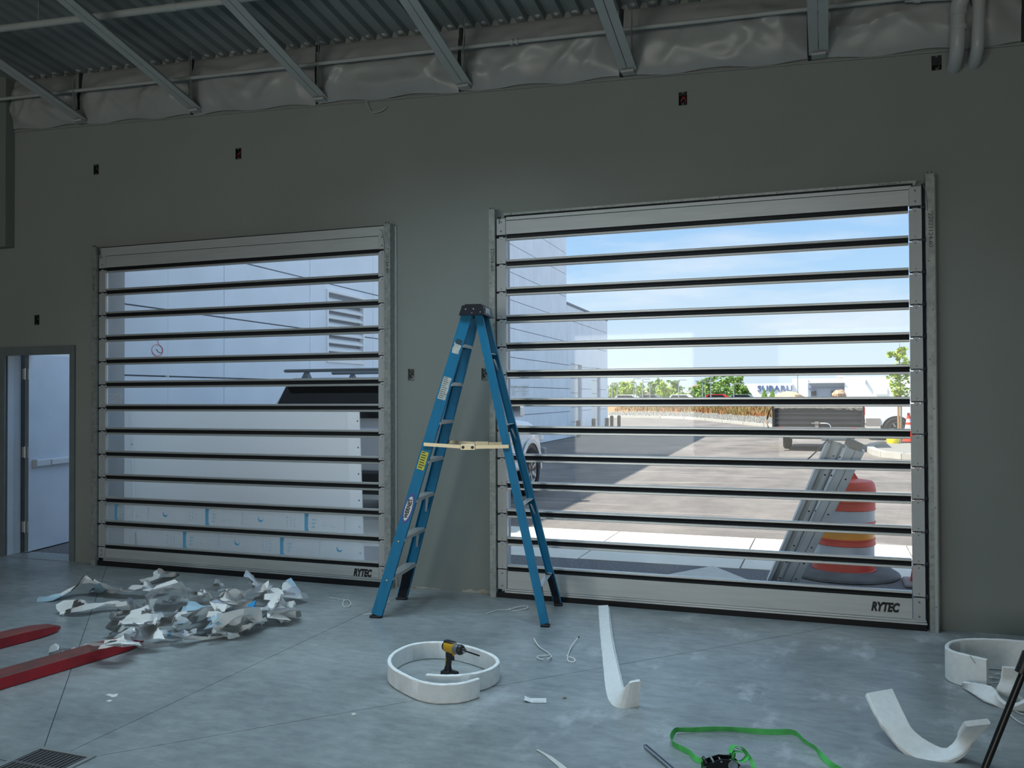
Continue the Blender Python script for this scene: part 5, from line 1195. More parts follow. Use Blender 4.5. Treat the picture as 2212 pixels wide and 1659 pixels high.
# parked cars far away on the lots beyond the bank
CP = [(0, .35), (.05, .75), (.75, .85), (1.25, 1.35), (2.9, 1.38), (3.5, .92), (4.3, .80), (4.4, .35)]
for k, (u, y, m, lb) in enumerate(((1352, 85.5, M_white, 'white car parked beyond the bank near the precast wing'), (1402, 87.5, M_tgrey, 'dark car parked beyond the bank under the light poles'), (1470, 85.5, M_white, 'white car parked beyond the bank below the round tree'), (1548, 87.5, M_redlamp, 'red car parked beyond the bank below the big trees'), (1602, 85.5, M_tgrey, 'dark grey car parked next to the red one'))):
    p = on_y(u, 860, y); t = thing('parked_car', lb, 'car', (p.x, y, .34)); b = MB(); b.prism(CP, (p.x-2.2, y, .40), (p.x-2.2, y+1.7, .40), (1, 0, 0), (0, 0, 1)); b.build('body', m, t)
    b = MB(); b.hexa([Vector((p.x-2.2+a, yy, 0.40+z)) for yy in (y-.01, y+.02) for a, z in ((1.0, .92), (3.3, .92), (2.8, 1.3), (1.35, 1.3))][0:4]+[Vector((p.x-2.2+a, y+.02, 0.40+z)) for a, z in ((1.0, .92), (3.3, .92), (2.8, 1.3), (1.35, 1.3))]); b.build('side_window', M_darkglass, t)
    for xx in (.85, 3.5):
        b = MB(); b.lathe([(0, -.09), (.32, -.09), (.32, .09), (0, .09)], 14, Matrix.Translation((p.x-2.2+xx, y+.08, .66)) @ Matrix.Rotation(PI/2, 4, 'X')); b.build('wheel', M_tyre, t)

# ------------------------------------------------------------------ foam strips on the floor
def foam(nm, L, R, thick, label, n=40, group=None, seed=1):
    """foam strip between two long edges, thickened away from its inner face"""
    Lc, Rc = crom(L, n), crom(R, n); r2 = random.Random(seed); rows = []
    for i in range(n+1):
        t = (Lc[min(i+1, n)]+Rc[min(i+1, n)]-Lc[max(i-1, 0)]-Rc[max(i-1, 0)]).normalized(); wv = (Rc[i]-Lc[i]); no = wv.cross(t).normalized()*thick; wn = wv.normalized()*thick*.22
        e1, e2 = no*.22, no*.78; j = lambda: Vector((r2.uniform(-1, 1), r2.uniform(-1, 1), r2.uniform(-1, 1)))*.0009
        a, c = Lc[i], Rc[i]
        rows.append([a+wn+j(), c-wn+j(), c+e1+j(), c+e2+j(), c-wn+no+j(), a+wn+no+j(), a+e2+j(), a+e1+j()])
    b = MB(); b.strip(rows, close=True); b.add(rows[0], [tuple(range(8))]); b.add(rows[-1], [tuple(reversed(range(8)))])
    return b.build(nm, M_foam, smooth=True, label=label, cat='foam', group=group)
def upright(path, h, thick, nm, label, h2=None, **k):
    L = [Vector((x, y, .001)) for x, y in path]; R = [Vector((x, y, (h if h2 is None else lerp(h, h2, i/(len(path)-1))))) for i, (x, y) in enumerate(path)]
    return foam(nm, L, R, thick, label, **k)
pth = [(p.x, p.y) for p in (on_z(u, v, .108) for u, v in ((1030, 1463), (1008, 1470), (985, 1474), (945, 1475), (908, 1468), (878, 1455), (853, 1440), (845, 1426), (853, 1411), (876, 1397), (906, 1389), (940, 1387), (975, 1389), (1008, 1396), (1038, 1405), (1062, 1416), (1071, 1427), (1063, 1438), (1042, 1447), (1015, 1453), (985, 1456), (952, 1456), (923, 1454)))]
upright(pth, .108, .023, 'foam_ring', 'white foam strip closed into a ring round the impact driver', n=110)
fp = lambda pts: [on_z(u, v, z) for u, v, z in pts]
L = fp([(1293, 1308, .012), (1297, 1370, .003), (1304, 1440, .003), (1310, 1492, .003), (1322, 1520, .003), (1345, 1529, .003), (1379, 1525, .003)])
R = fp([(1313, 1307, .045), (1319, 1372, .055), (1333, 1440, .06), (1343, 1482, .07), (1348, 1486, .10), (1358, 1478, .125), (1385, 1473, .135)])
foam('foam_strip', R, L, -.024, 'long white foam strip with a curled-up end, lying in front of the second door', n=70)
L = fp([(1872, 1497, .20), (1900, 1556, .115), (1916, 1580, .075), (1950, 1617, .025), (2005, 1643, .0), (2065, 1634, .03), (2110, 1598, .11), (2141, 1564, .20)])
R = fp([(1929, 1487, .20), (1960, 1552, .115), (1975, 1577, .082), (2005, 1600, .04), (2040, 1615, .012), (2055, 1606, .05), (2070, 1588, .12), (2088, 1570, .20)])
foam('foam_strip', L, R, .026, 'curled white foam piece rocking on its back, by the black tripod leg', n=46, seed=4)
pth = [(.815, -1.315), (.74, -1.262), (.665, -1.205), (.632, -1.13), (.645, -1.03), (.70, -.93), (.80, -.86), (.93, -.82), (1.08, -.815), (1.22, -.86), (1.33, -.96), (1.37, -1.09), (1.33, -1.2)]
upright(pth[::-1], .185, .024, 'foam_ring', 'tall white foam band curled open like a C, by the wall end', n=70, seed=3)
L = fp([(2085, 1482, .01), (2105, 1500, .004), (2130, 1518, .003), (2165, 1527, .003), (2190, 1531, .006), (2215, 1530, .02)])
R = fp([(2084, 1470, .055), (2118, 1478, .065), (2150, 1489, .07), (2164, 1507, .055), (2184, 1519, .04), (2216, 1508, .08)])
foam('foam_strip', R, L, .022, 'low curled white foam piece lying in front of the open foam band', n=36, seed=6)
L = fp([(2166, 1442, .19), (2161, 1468, .12), (2152, 1492, .06), (2172, 1508, .015)])
R = fp([(2211, 1446, .19), (2205, 1474, .12), (2197, 1500, .06), (2212, 1520, .015)])
foam('foam_strip', L, R, .022, 'upturned white foam flap standing inside the open foam band', n=26, seed=7)

# ------------------------------------------------------------------ impact driver inside the ring
IB = Vector((-2.085, -2.075, 0)); ia = math.atan2(-.34, .93)
im = thing('impact_driver', 'yellow and black cordless impact driver standing inside the foam ring', 'impact driver', IB, ia)
def ib(b, nm, m, p=im, **k): return b.build(nm, m, p, world=False, **k)
RX = Matrix.Translation((0, 0, .185)) @ Matrix.Rotation(PI/2, 4, 'Y')
b = MB(); b.lathe([(0, -.062), (.020, -.061), (.029, -.052), (.031, -.03), (.031, .020), (.029, .026)], 22, RX @ Matrix.Diagonal((1.12, .92, 1, 1))); ib(b, 'motor_housing', M_yellow, smooth=True)
b = MB(); b.cbox((-.058, -.018, .206), (.024, .018, .222), .005); b.lathe([(0, -.070), (.018, -.069), (.027, -.060), (.0295, -.050), (.026, -.048)], 18, RX); ib(b, 'rear_grip_cover', M_black, smooth=True)
b = MB(); b.lathe([(.0295, .026), (.0305, .030), (.029, .050), (.026, .062)], 22, RX); ib(b, 'gear_case', M_tgrey, smooth=True)
b = MB(); b.lathe([(.030, .060), (.031, .066), (.028, .078), (.019, .086), (.012, .088)], 22, RX); ib(b, 'nose_ring', M_black, smooth=True)
b = MB(); b.lathe([(.013, .086), (.014, .090), (.014, .104), (.010, .106), (0, .106)], 16, RX); ib(b, 'chuck', M_chrome, smooth=True)
b = MB(); b.tube([(.104, 0, .185), (.215, 0, .178)], .0042, 6); ib(b, 'driver_bit', M_blacksteel)
b = MB(); rows = []
for z, x, rx, ry in ((.165, -.018, .030, .020), (.150, -.022, .026, .019), (.12, -.026, .022, .017), (.08, -.032, .020, .0165), (.055, -.034, .025, .020), (.045, -.030, .036, .028)):
    rows.append([Vector((x+rx*math.cos(2*PI*k/14), ry*math.sin(2*PI*k/14), z)) for k in range(14)])
b.strip(rows[::-1], close=True); ib(b, 'handle', M_black, smooth=True)
b = MB(); b.bar((-.002, 0, .150), (.004, 0, .112), .018, .016, (0, 1, 0)); ib(b, 'trigger', M_black)
b = MB(); b.tube(crom([(.030, 0, .158), (.012, 0, .146), (-.004, 0, .13), (-.010, 0, .108)], 10), .006, 7); ib(b, 'trigger_guard', M_yellow, smooth=True)
b = MB(); b.bar((-.038, -.017, .075), (-.030, -.0185, .125), .003, .004); ib(b, 'grip_stripe', M_yellow)
b = MB(); b.cbox((-.070, -.032, .020), (.030, .032, .046), .006); ib(b, 'battery_foot', M_black)
b = MB(); b.cbox((-.072, -.034, .0), (.034, .034, .0198), .005); ib(b, 'battery', M_yellow)

# ------------------------------------------------------------------ zip ties, tag, scraps
def tie(pts, label, w_=.0042, group='cut white zip ties on the floor'):
    P = [on_z(u, v, z) for u, v, z in pts]; t = thing('zip_tie', label, 'zip tie', P[0], group=group)
    b = MB(); b.tube(crom(P, 7*len(P)), w_, 6, flat=.5); b.build('strap', M_tie, t, smooth=True)
    return t
def head(t, u, v, z=.006):
    p = on_z(u, v, z); b = MB(); b.cbox((p.x-.008, p.y-.006, p.z-.005), (p.x+.008, p.y+.006, p.z+.006), .002); b.build('head', M_tie, t)
g = lambda s, ox, oy, pts: [(ox+x/s, oy+y/s, (p[2] if len(p) > 2 else .004)) for p in pts for x, y in (p[:2],)]
t = tie(g(2.989, 680, 1200, [(97, 272), (140, 280), (182, 288, .008), (214, 285, .012), (232, 308, .012), (220, 328, .008), (194, 332), (181, 318), (184, 298, .008), (196, 286, .01)]), 'looped white zip tie between the film heap and the ladder'); head(t, 743, 1296)
t = tie(g(2.989, 680, 1200, [(1103, 380), (1140, 364), (1180, 352), (1255, 349, .008), (1300, 333, .012), (1350, 325, .012), (1374, 328, .012), (1368, 340, .008), (1310, 354), (1268, 358)]), 'white zip tie with a long narrow loop under the ladder'); head(t, 1101, 1316)
t = tie(g(2.989, 680, 1200, [(1415, 535, .03), (1430, 562, .02), (1455, 592, .012), (1500, 622, .01), (1524, 645, .012), (1522, 656, .02), (1500, 668, .02)]), 'broken white zip tie in front of the ladder, the one nearer the foam ring')
b = MB(); b.tube(crom(fp(g(2.989, 680, 1200, [(1478, 672, .006), (1445, 664, .012), (1436, 654, .016), (1450, 646, .012), (1500, 644, .008), (1520, 642)])), 30), .0042, 6, flat=.6); b.build('loop', M_tie, t, smooth=True)
t = tie(g(2.989, 680, 1200, [(1706, 526, .03), (1690, 540, .025), (1662, 578, .015), (1645, 612, .01), (1634, 645, .008), (1633, 672, .01), (1645, 686), (1675, 684, .008), (1678, 668, .016), (1655, 656, .018), (1638, 654, .014)]), 'white zip tie with a dark tip and small loop, next to the long foam strip'); head(t, 1226, 1417)
b = MB(); p = on_z(1250.5, 1376, .03); q = on_z(1249.5, 1377.5, .029); b.tube([p, q], .006, 6); b.build('dark_tip', M_black, t)
tie(g(2.989, 680, 1200, [(312, 380), (340, 378), (368, 376, .006)]), 'short white zip tie end beside the near ladder foot', .005)
tie(g(2.989, 680, 1200, [(440, 321), (462, 309), (485, 295)]), 'straight white zip tie piece behind the near ladder foot', .005)
o5 = lambda pts: [(2020+x/5.74, 1370+y/5.74, z) for x, y, z in pts]
tie(o5([(432, 262, .20), (470, 320, .17), (520, 375, .14), (600, 428, .10), (680, 480, .05), (740, 522, .01)]), 'long white zip tie leaning over the edge of the open foam band', .0045)
tie(o5([(622, 528, .005), (700, 540, .008), (800, 548, .005)]), 'white zip tie lying flat inside the open foam band', .006)
tie(o5([(748, 492, .01), (790, 488, .012), (832, 492, .01)]), 'short white zip tie tail inside the open foam band', .006)
tie(o5([(665, 560, .02), (656, 600, .01), (660, 630, .005), (690, 645, .005), (715, 640, .012), (700, 615, .02)]), 'kinked white zip tie loop inside the open foam band')
tie(o5([(588, 615, .004), (640, 612, .006), (780, 600, .004)]), 'white zip tie stretched along the mouth of the open foam band', .005)
tie(o5([(840, 908, .006), (890, 955, .006), (960, 1025, .006), (1040, 1085, .006), (1130, 1130, .006)]), 'curved white zip tie running from under the low foam piece', .005)
t = tie(o5([(990, 950, .006), (1040, 975, .008), (1080, 988, .01), (1140, 1000, .01)]), 'white zip tie with a knot beside the tripod leg', .005)
tp = [on_z(u, v, z) for u, v, z in ((1133, 1503, .020), (1146, 1508, .003), (1180, 1508, .002), (1180, 1518, .002), (1147, 1517.5, .002), (1132, 1512, .014))]
t = thing('paper_tag', 'small white paper tag with a bent end on the floor before the foam ring', 'tag', tp[4])
b = MB(); b.add(tp, [(0, 1, 4, 5), (1, 2, 3, 4)]); b.add([p-Vector((0, 0, .0006)) for p in tp], [(5, 4, 1, 0), (4, 3, 2, 1)]); b.build('card', M_white, t)
a_, b_ = tp[4], tp[3]; dx = (b_-a_).normalized(); dy = (tp[1]-tp[4]).normalized()
b = MB()
for i in range(9):
    p = a_+dx*(.012+.0065*i)+dy*(.012+.004*(i % 2))+Vector((0, 0, .0022)); b.bar(p, p+dx*.005+dy*(.003*(-1)**i), .0012, .0006)
b.build('pen_scribble', M_black, t, kind='stuff')
b = MB(); p = tp[0].lerp(tp[5], .5)+Vector((0, 0, .001)); b.lathe([(.0035, 0), (.003, .0006), (0, .0006)], 10, Matrix.Translation(p)); b.build('tag_hole', M_black, t)
def scrap(u0, pts, m, label, cat, z=.003):
    P = [on_z(u, v, z) for u, v in pts]; n = len(P); b = MB(); b.add(P+[Vector((p.x, p.y, .0003)) for p in P], [tuple(range(n))]+[(i, n+i, n+(i+1) % n, (i+1) % n) for i in range(n)])
    b.build(u0, m, label=label, cat=cat)
scrap('film_scrap', [(228, 1501), (236, 1498), (244, 1500), (255, 1498), (252, 1504), (242, 1506), (236, 1503)], M_white, 'larger scrap of clear film on bare floor in front of the red fork', 'scrap')
scrap('film_scrap', [(229, 1514), (237, 1511), (243, 1513), (236, 1516)], M_white, 'tiny scrap of clear film below the larger one', 'scrap')
scrap('plastic_chip', [(759, 1541), (763, 1540), (768, 1540), (769, 1543), (765, 1544), (760, 1544)], M_tie, 'small white plastic chip on the floor joint', 'chip', .006)
scrap('wood_sliver', [(1216, 1506), (1224, 1505.5), (1224, 1508), (1216, 1508)], mat('brown_sliver', (.20, .17, .12), .9), 'tiny brown sliver right of the paper tag', 'sliver', .004)
L = [on_z(*p) for p in ((1158, 1619, .006), (1176, 1630, .004), (1200, 1650, .004), (1222, 1672, .004))]; R = [on_z(*p) for p in ((1162, 1618.5, .006), (1192, 1634, .004), (1218, 1653, .004), (1240, 1672, .004))]
b = MB(); b.strip([[a, c, c-Vector((0, 0, .003)), a-Vector((0, 0, .003))] for a, c in zip(L, R)], close=True); b.build('plastic_strip', M_tie, label='tapered white plastic strip at the bottom edge of the floor view', cat='strip')
# steel bar and ratchet strap
t = thing('pry_bar', 'thin black and bright steel bar lying on the floor by the green strap', 'bar', on_z(1430, 1640, 0))
a, c = on_z(1396, 1613, .008), on_z(1470, 1676, .008)
b = MB(); b.bar(a, c, .012, .014); b.build('bar_body', M_blacksteel, t)
sd_ = (c-a).normalized().cross(Vector((0, 0, 1)))*.0092
b = MB(); b.bar(a+sd_+Vector((0, 0, .002)), c+sd_+Vector((0, 0, .002)), .005, .010); b.build('bright_edge', M_chrome, t)
b = MB(); b.bar(a-(c-a).normalized()*.012, a, .016, .012); b.build('bar_tip', M_blacksteel, t)

rs = thing('ratchet_strap', 'bright green ratchet strap with a black buckle, looped on the floor', 'strap', on_z(1570, 1655, 0))
sc5 = lambda pts: [(1420+x/5.53, 1560+y/5.53) for x, y in pts]
bot = sc5([(545, 500), (470, 487), (412, 440), (385, 400), (300, 355), (215, 318), (180, 285), (181, 225), (210, 165), (228, 140), (270, 128), (420, 122), (640, 112), (850, 112), (1050, 130), (1250, 148), (1450, 152), (1590, 150), (1665, 172), (1705, 215), (1750, 268), (1830, 320), (1895, 362), (1925, 410), (1985, 475), (2060, 535), (2180, 600), (2300, 660)])
base = [on_z(u, v, .0015) for u, v in bot]
b = MB(); cb = crom(base, 150); rows = []
for i, p in enumerate(cb):
    f = i/150; d = (cb[min(i+1, 150)]-cb[max(i-1, 0)]).normalized(); nrm = d.cross(Vector((0, 0, 1))); tw = .30*math.sin(f*19)+.15*math.sin(f*41); lift = .008*max(0, math.sin(f*13-2.2))
    hgt = .0265; up = (Vector((0, 0, 1))*math.cos(tw)+nrm*math.sin(tw))*hgt; o = nrm*.0007
    a = p+Vector((0, 0, lift+max(0, 0))); rows.append([a-o, a+up-o, a+up+o, a+o])
b.strip(rows, close=True); b.build('webbing', M_strap, rs, smooth=True)
def loopw(path, wv, nm='webbing_coil'):
    P = crom(path, 40); wv = Vector(wv); b = MB(); rows = []
    for i, p in enumerate(P):
        t_ = (P[min(i+1, 40)]-P[max(i-1, 0)]).normalized(); n_ = t_.cross(wv).normalized()*.0008
        rows.append([p-n_, p+wv-n_, p+wv+n_, p+n_])
    b.strip(rows, close=True); b.build(nm, M_strap, rs, smooth=True)
Bc = on_z(1566, 1664, 0); rx, fy = _r, Vector((_f.x, _f.y, 0)).normalized()
BP = lambda x, y, z: Bc+rx*x+fy*y+Vector((0, 0, z))
loopw([BP(-.10, .02, .002), BP(-.065, .065, .002), BP(.0, .092, .004), BP(.045, .085, .012), BP(.065, .07, .03)], (0, 0, .026))
loopw([BP(.025, .055, .06), BP(.05, .075, .082), BP(.085, .06, .078), BP(.10, .04, .05), BP(.07, .03, .03), BP(.035, .045, .035), BP(.04, .06, .06), BP(.08, .05, .065)], rx*.012-fy*.03+Vector((0, 0, .004)))
loopw([BP(.05, .07, .075), BP(.09, .075, .06), BP(.115, .05, .03), BP(.118, .01, .01), BP(.10, -.03, .004)], rx*.02-fy*.022)
BF = XF(BP(0, 0, .0), rx, fy, Vector((0, 0, 1)))
for s in (-1, 1):
    b = MB(); pr = [(-.085, .004), (-.02, .002), (.05, .010), (.065, .030), (.04, .050), (-.02, .056), (-.07, .04), (-.088, .02)]
    b.prism(pr, BP(0, s*.026-.0015+.01, 0), BP(0, s*.026+.0015+.01, 0), rx, Vector((0, 0, 1))); b.build('ratchet_plate', M_blacksteel, rs)
b = MB(); b.tube([BP(.03, -.03+.01, .03), BP(.03, .03+.01, .03)], .013, 14); b.build('spool', M_chrome, rs, smooth=True)
b = MB(); b.tube(crom([BP(-.085, -.02, .035), BP(-.092, .01, .05), BP(-.085, .04, .035)], 10), .008, 8); b.build('handle_grip', M_blacksteel, rs, smooth=True)
for xx in (-.055, -.02):
    b = MB(); b.tube([BP(xx, -.018, .045), BP(xx, .038, .045)], .005, 8); b.build('cross_pin', M_chrome, rs, smooth=True)
b = MB(); b.lathe([(.010, -.036), (.022, -.034), (.022, -.032), (.010, -.030)], 16, BF @ Matrix.Translation((.03, .01, .03)) @ Matrix.Rotation(PI/2, 4, 'X')); b.build('ratchet_gear', M_chrome, rs, smooth=True); b = MB(); b.lathe([(.010, .030), (.022, .032), (.022, .034), (.010, .036)], 16, BF @ Matrix.Translation((.03, .01, .03)) @ Matrix.Rotation(PI/2, 4, 'X')); b.build('ratchet_gear', M_chrome, rs, smooth=True)

# ------------------------------------------------------------------ pallet truck forks, tripod leg
pj_ = thing('pallet_jack', 'red pallet truck whose two worn forks reach in over the floor', 'pallet truck', (-5.3, -3.4, 0))
tipA, tipB = Vector((-5.165, -2.02, 0)), Vector((-4.36, -2.09, 0)); fdA = Vector((-.42, -.98, 0)); 
pA, pB = on_z(-150, 1412, 0), on_z(-150, 1513, 0)
dA = (on_z(0, 1388, 0)-tipA); dB = (on_z(0, 1485, 0)-on_z(240, 1403, 0)); dA.z = dB.z = 0; df = ((dA.normalized()*.35+dB.normalized()*.65)).normalized()
sdv = Vector((0, 0, 1)).cross(df).normalized()
def fork(tip, ln, lab):
    wv = sdv*.075; up = Vector((0, 0, 1)); a = tip; stn = [(0, .018, .038, .30), (.05, .010, .058, .62), (.16, .006, .070, .96), (.3, .004, .076, 1.0), (ln, .004, .080, 1.0)]
    b = MB(); rows = []
    for s, z0, z1, k in stn:
        p = a+df*s; rows.append([p-wv*k+up*z0, p+wv*k+up*z0, p+wv*k*1.0+up*(z1-.008), p+wv*k*.92+up*z1, p-wv*k*.92+up*z1, p-wv*k+up*(z1-.008)])
    b.mi = 0
    for i in range(len(rows)-1):
        for q in range(6):
            b.mi = 1 if q in (2, 3, 4) else 0
            b.add([rows[i][q], rows[i][(q+1) % 6], rows[i+1][(q+1) % 6], rows[i+1][q]], [(0, 3, 2, 1)])
    b.mi = 0; b.add(rows[0], [tuple(range(6))]); b.add(rows[-1], [tuple(reversed(range(6)))])
    f_ = b.build('fork', [M_red, M_rust], pj_)
    p = a+df*.55; b = MB(); b.lathe([(0, -.05), (.030, -.05), (.030, .05), (0, .05)], 14, XF(p+up*.031, df, up, sdv)); b.build('load_roller', M_black, f_)
LN = 1.9
fork(tipA+sdv*.0, LN, 0); fork(tipB, LN, 1)
endA, endB = tipA+df*LN, tipB+df*LN; mid = (endA+endB)/2
b = MB(); b.hexa([endA+sdv*-.1, endB+sdv*.1, endB+sdv*.1+df*.2, endA-sdv*.1+df*.2]+[q+Vector((0, 0, .45)) for q in (endA-sdv*.1, endB+sdv*.1, endB+sdv*.1+df*.2, endA-sdv*.1+df*.2)]) if (endB-endA).dot(sdv) > 0 else b.hexa([endB-sdv*.1, endA+sdv*.1, endA+sdv*.1+df*.2, endB-sdv*.1+df*.2]+[q+Vector((0, 0, .45)) for q in (endB-sdv*.1, endA+sdv*.1, endA+sdv*.1+df*.2, endB-sdv*.1+df*.2)])
b.build('frame', M_red, pj_); b = MB(); b.tube([mid+df*.25+Vector((0, 0, .2)), mid+df*.5+Vector((0, 0, 1.2))], .02, 8); b.build('pump_handle', M_blacksteel, pj_)
for s in (-1, 1):
    b = MB(); b.lathe([(0, -.03), (.09, -.03), (.09, .03), (0, .03)], 16, XF(mid+df*.3+sdv*s*.08+Vector((0, 0, .09)), df, Vector((0, 0, 1)), sdv)); b.build('steer_wheel', M_black, pj_)

tpb = on_z(2088, 1762, 0); dpt = (tpb-CAM).dot(_f)
ptop = CAM+ray(2215, 1440)*(dpt*1.0); ptop2 = ptop+(ptop-tpb)*.75
tpd = thing('tripod_stand', 'black tubular leg of a tripod stand leaning in at the floor corner', 'tripod', tpb)
b = MB(); b.tube([tpb+Vector((0, 0, .01)), ptop], .0135, 12); b.build('leg', M_blacksteel, tpd, smooth=True)
dl_ = (ptop-tpb).normalized(); pc = CAM+ray(2207, 1448)*dpt
b = MB(); b.tube([pc-dl_*.012, pc+dl_*.075], .0225, 12); b.build('leg_clamp', M_black, tpd, smooth=True)
b = MB(); b.tube([ptop, ptop2], .0165, 12); b.build('upper_leg', M_blacksteel, tpd, smooth=True)
b = MB(); b.lathe([(0, 0), (.02, 0), (.02, .03), (0, .04)], 12, Matrix.Translation(tpb)); b.build('rubber_foot', M_black, tpd)
hub = ptop2
for ang_ in (100, -100):
    rr = Matrix.Rotation(math.radians(ang_), 3, 'Z') @ Vector((tpb.x-hub.x, tpb.y-hub.y, 0)); q = Vector((hub.x+rr.x, hub.y+rr.y, 0)); b = MB(); b.tube([q, hub], .0135, 12); b.build('leg', M_blacksteel, tpd, smooth=True)
b = MB(); b.lathe([(0, -.06), (.04, -.06), (.04, .05), (0, .06)], 14, Matrix.Translation(hub)); b.build('hub', M_black, tpd)

# ------------------------------------------------------------------ heap of peeled protective film
c8 = lambda x, y: (80+x/3.687, 1220+y/3.687)
def film(pts, wd, label, seed, m=M_film, amp=.035, zb=.006, blue=None, n=None):
    """crumpled strip following a floor line; pts in heap-survey units, each with a height"""
    P = [on_z(*c8(x, y), z) for x, y, z in pts]; ln = sum((P[i+1]-P[i]).length for i in range(len(P)-1)); n = n or max(6, int(ln/.055)); C = crom(P, n); r2 = random.Random(seed); nw = 6; rows = []
    w0 = wd*r2.uniform(1.1, 1.45); ph = r2.random()*6; prof_ = [0, r2.uniform(.5, 1), r2.uniform(.1, .4), r2.uniform(.7, 1.2), r2.uniform(.1, .5), r2.uniform(.5, 1), r2.uniform(0, .5)]
    for i in range(n+1):
        d = (C[min(i+1, n)]-C[max(i-1, 0)]); d.z = 0; d = d.normalized() if d.length > 1e-6 else Vector((1, 0, 0)); sv = Vector((-d.y, d.x, 0)); row = []
        kw = w0*(.80+.26*math.sin(i*.6+ph)); tilt = .9*math.sin(i*.38+ph*1.7); jit = r2.uniform(-.25, .25)
        for k in range(nw+1):
            q = k/nw-.5; fz = amp*(prof_[k]+.35*math.sin(i*1.1+k*2.1+ph))+max(0.0, q*tilt)*kw*.9
            p = C[i]+sv*(q*kw*(1-.35*abs(tilt)))+d*(jit*.05*q+r2.uniform(-.006, .006)); p.z = max(.002+.001*k, C[i].z+fz*(.8+.3*r2.random())-amp*.4); row.append(p)
        rows.append(row)
    b = MB(); b.strip(rows); ms = [m, M_fblue, M_fpale]
    if blue:
        for (r0, r1, k0, k1, mi) in blue:
            for i in range(r0, min(r1, n)):
                for k in range(k0, k1): b.m[i*nw+k] = mi
    o = b.build('film_sheet', ms, smooth=True, label=label, cat='film', group='peeled protective film on the floor'); return o
F_ = film
F_([(10, 285, .004), (90, 275, .01), (200, 250, .02), (300, 205, .05), (385, 150, .10), (450, 140, .12), (510, 165, .09), (560, 195, .05)], .15, 'long trailing film strip reaching furthest towards the exit door', 1, blue=[(0, 3, 0, 7, 2)])
F_([(480, 205, .01), (560, 225, .02), (640, 210, .05), (760, 195, .07), (860, 180, .09), (940, 200, .05), (960, 215, .02)], .17, 'rumpled film strip along the back of the heap', 2, blue=[(0, 3, 0, 3, 2)])
F_([(850, 130, .02), (920, 110, .05), (1000, 80, .06), (1080, 75, .01)], .13, 'small film wad nearest the first roll-up door', 3)
F_([(175, 398, .004), (250, 370, .02), (350, 330, .07), (470, 320, .06), (600, 318, .05), (680, 345, .03), (780, 360, .01)], .15, 'film strip pointing at the shorter red fork tip', 4)
F_([(870, 310, .02), (920, 270, .06), (980, 220, .13), (1030, 195, .17), (1100, 205, .13), (1190, 225, .08)], .19, 'broad film piece folded to a peak in the middle of the heap', 5)
F_([(1030, 300, .02), (1100, 290, .06), (1200, 300, .06), (1280, 310, .02)], .17, 'flat grey film piece beside the folded peak', 6, M_filmc)
F_([(1385, 185, .004), (1450, 190, .01), (1560, 195, .006)], .13, 'thin clear film patch lying alone behind the heap', 7, M_filmc, amp=.012)
F_([(1250, 240, .02), (1290, 255, .11), (1340, 215, .16), (1370, 260, .06), (1420, 285, .02)], .14, 'pointed film piece standing like two ears', 8)
F_([(1560, 290, .05), (1600, 240, .14), (1680, 205, .19), (1760, 165, .22), (1780, 150, .18)], .22, 'tall bright film fold at the back of the heap', 9, amp=.025)
F_([(1760, 215, .06), (1850, 205, .10), (1960, 225, .09), (2095, 235, .05)], .24, 'wide film sheet at the right rear of the heap', 10, blue=[(8, 13, 4, 6, 2)])
F_([(1620, 330, .03), (1700, 310, .10), (1830, 235, .19), (1900, 290, .12), (1990, 330, .06)], .20, 'peaked film sheet over the right of the heap', 11)
F_([(1380, 300, .03), (1450, 285, .09), (1550, 285, .09), (1600, 320, .03)], .18, 'yellowish film wad in the middle rear', 12)
F_([(1620, 330, .08), (1680, 325, .13), (1730, 335, .14), (1780, 360, .09)], .17, 'film piece carrying the bright blue square', 13, blue=[(4, 7, 1, 5, 1)], amp=.02)
F_([(1790, 350, .05), (1880, 345, .12), (1970, 340, .12), (1960, 400, .06), (1920, 455, .02)], .26, 'big pale film lobe at the right edge of the heap', 14, amp=.02)
F_([(1960, 380, .02), (2010, 380, .06), (2070, 395, .03)], .12, 'crumpled film tail at the right end', 15)
F_([(800, 310, .05), (830, 360, .09), (900, 390, .09), (980, 410, .06), (1080, 400, .03)], .22, 'curled grey film sheet in the left of the heap', 16, m=M_filmc)
F_([(610, 405, .01), (700, 395, .06), (800, 395, .07), (900, 410, .04)], .15, 'film strip left of the curled grey sheet', 17)
F_([(605, 470, .02), (660, 455, .07), (760, 450, .07), (860, 460, .06), (930, 465, .05), (960, 470, .04)], .17, 'film strip with a blue band at its end', 18, blue=[(9, 11, 0, 7, 1)])
F_([(960, 480, .05), (1080, 455, .09), (1200, 430, .10), (1320, 410, .09), (1400, 390, .05)], .20, 'long rolled film tube across the heap', 19, amp=.03)
F_([(1100, 395, .06), (1180, 375, .09), (1260, 350, .10), (1340, 325, .09)], .17, 'film piece printed with pale blue lines', 20, blue=[(1, 6, 1, 6, 2), (7, 8, 1, 4, 1)], amp=.02)
F_([(1330, 420, .06), (1400, 395, .12), (1440, 370, .13), (1500, 410, .10), (1580, 430, .05)], .20, 'film sheet draped from the centre to the front', 21)
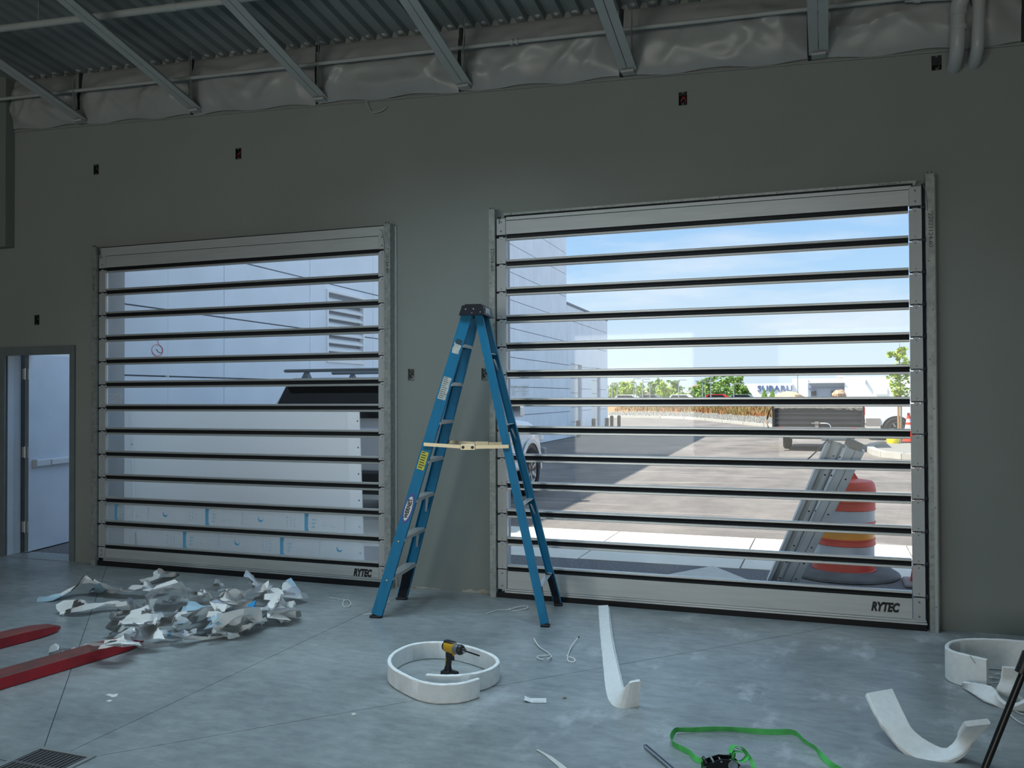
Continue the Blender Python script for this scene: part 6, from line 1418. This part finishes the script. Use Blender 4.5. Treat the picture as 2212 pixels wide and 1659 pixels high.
F_([(1330, 520, .02), (1390, 490, .07), (1440, 455, .09), (1500, 440, .07)], .15, 'film flap covered in pale blue print', 22, blue=[(0, 20, 1, 6, 2)], amp=.015)
F_([(1480, 510, .02), (1560, 470, .09), (1650, 420, .14), (1700, 420, .10), (1760, 470, .04)], .19, 'angular white film fold at the front right', 23)
F_([(1690, 430, .04), (1750, 420, .08), (1800, 440, .05), (1850, 420, .05)], .16, 'clear film piece with blue curls at the right front', 24, m=M_filmc, blue=[(2, 3, 2, 4, 1)])
F_([(1620, 530, .006), (1700, 500, .06), (1790, 470, .03)], .11, 'small white film corner at the front right', 25)
F_([(580, 570, .02), (640, 545, .05), (740, 530, .06), (820, 520, .05)], .15, 'film strip lying against the longer red fork', 26, m=M_filmc)
F_([(820, 500, .09), (860, 550, .10), (870, 600, .09)], .16, 'film flap draped over the end of the longer red fork', 27, amp=.012)
F_([(890, 520, .10), (960, 520, .10), (1040, 570, .03)], .16, 'film piece with a blue edge beside the red fork end', 28, blue=[(5, 8, 0, 2, 1)], amp=.02)
F_([(1090, 560, .02), (1110, 500, .07), (1150, 460, .11), (1200, 480, .08)], .15, 'grey printed film flap in the front middle', 29, m=M_filmc, blue=[(3, 5, 2, 5, 2)])
F_([(1170, 530, .08), (1180, 580, .06), (1260, 600, .02), (1400, 590, .01), (1560, 575, .006)], .13, 'white triangular film edge at the very front', 30, amp=.02)
F_([(1380, 555, .06), (1420, 530, .08), (1500, 550, .04), (1610, 560, .02)], .15, 'grey film sheet at the front right corner', 31, m=M_filmc)
F_([(1160, 610, .006), (1000, 635, .006), (850, 660, .01), (760, 640, .04), (700, 640, .12), (560, 650, .115), (400, 655, .05), (300, 670, .05), (180, 690, .05), (90, 720, .03)], .12, 'long clear film ribbon thrown over the longer red fork', 32, m=M_filmc, amp=.014, blue=[(0, 0, 0, 0, 1)])
F_([(520, 640, .112), (620, 625, .125), (700, 615, .13), (770, 620, .11)], .12, 'shiny film fold lying on the longer red fork', 33, amp=.02)
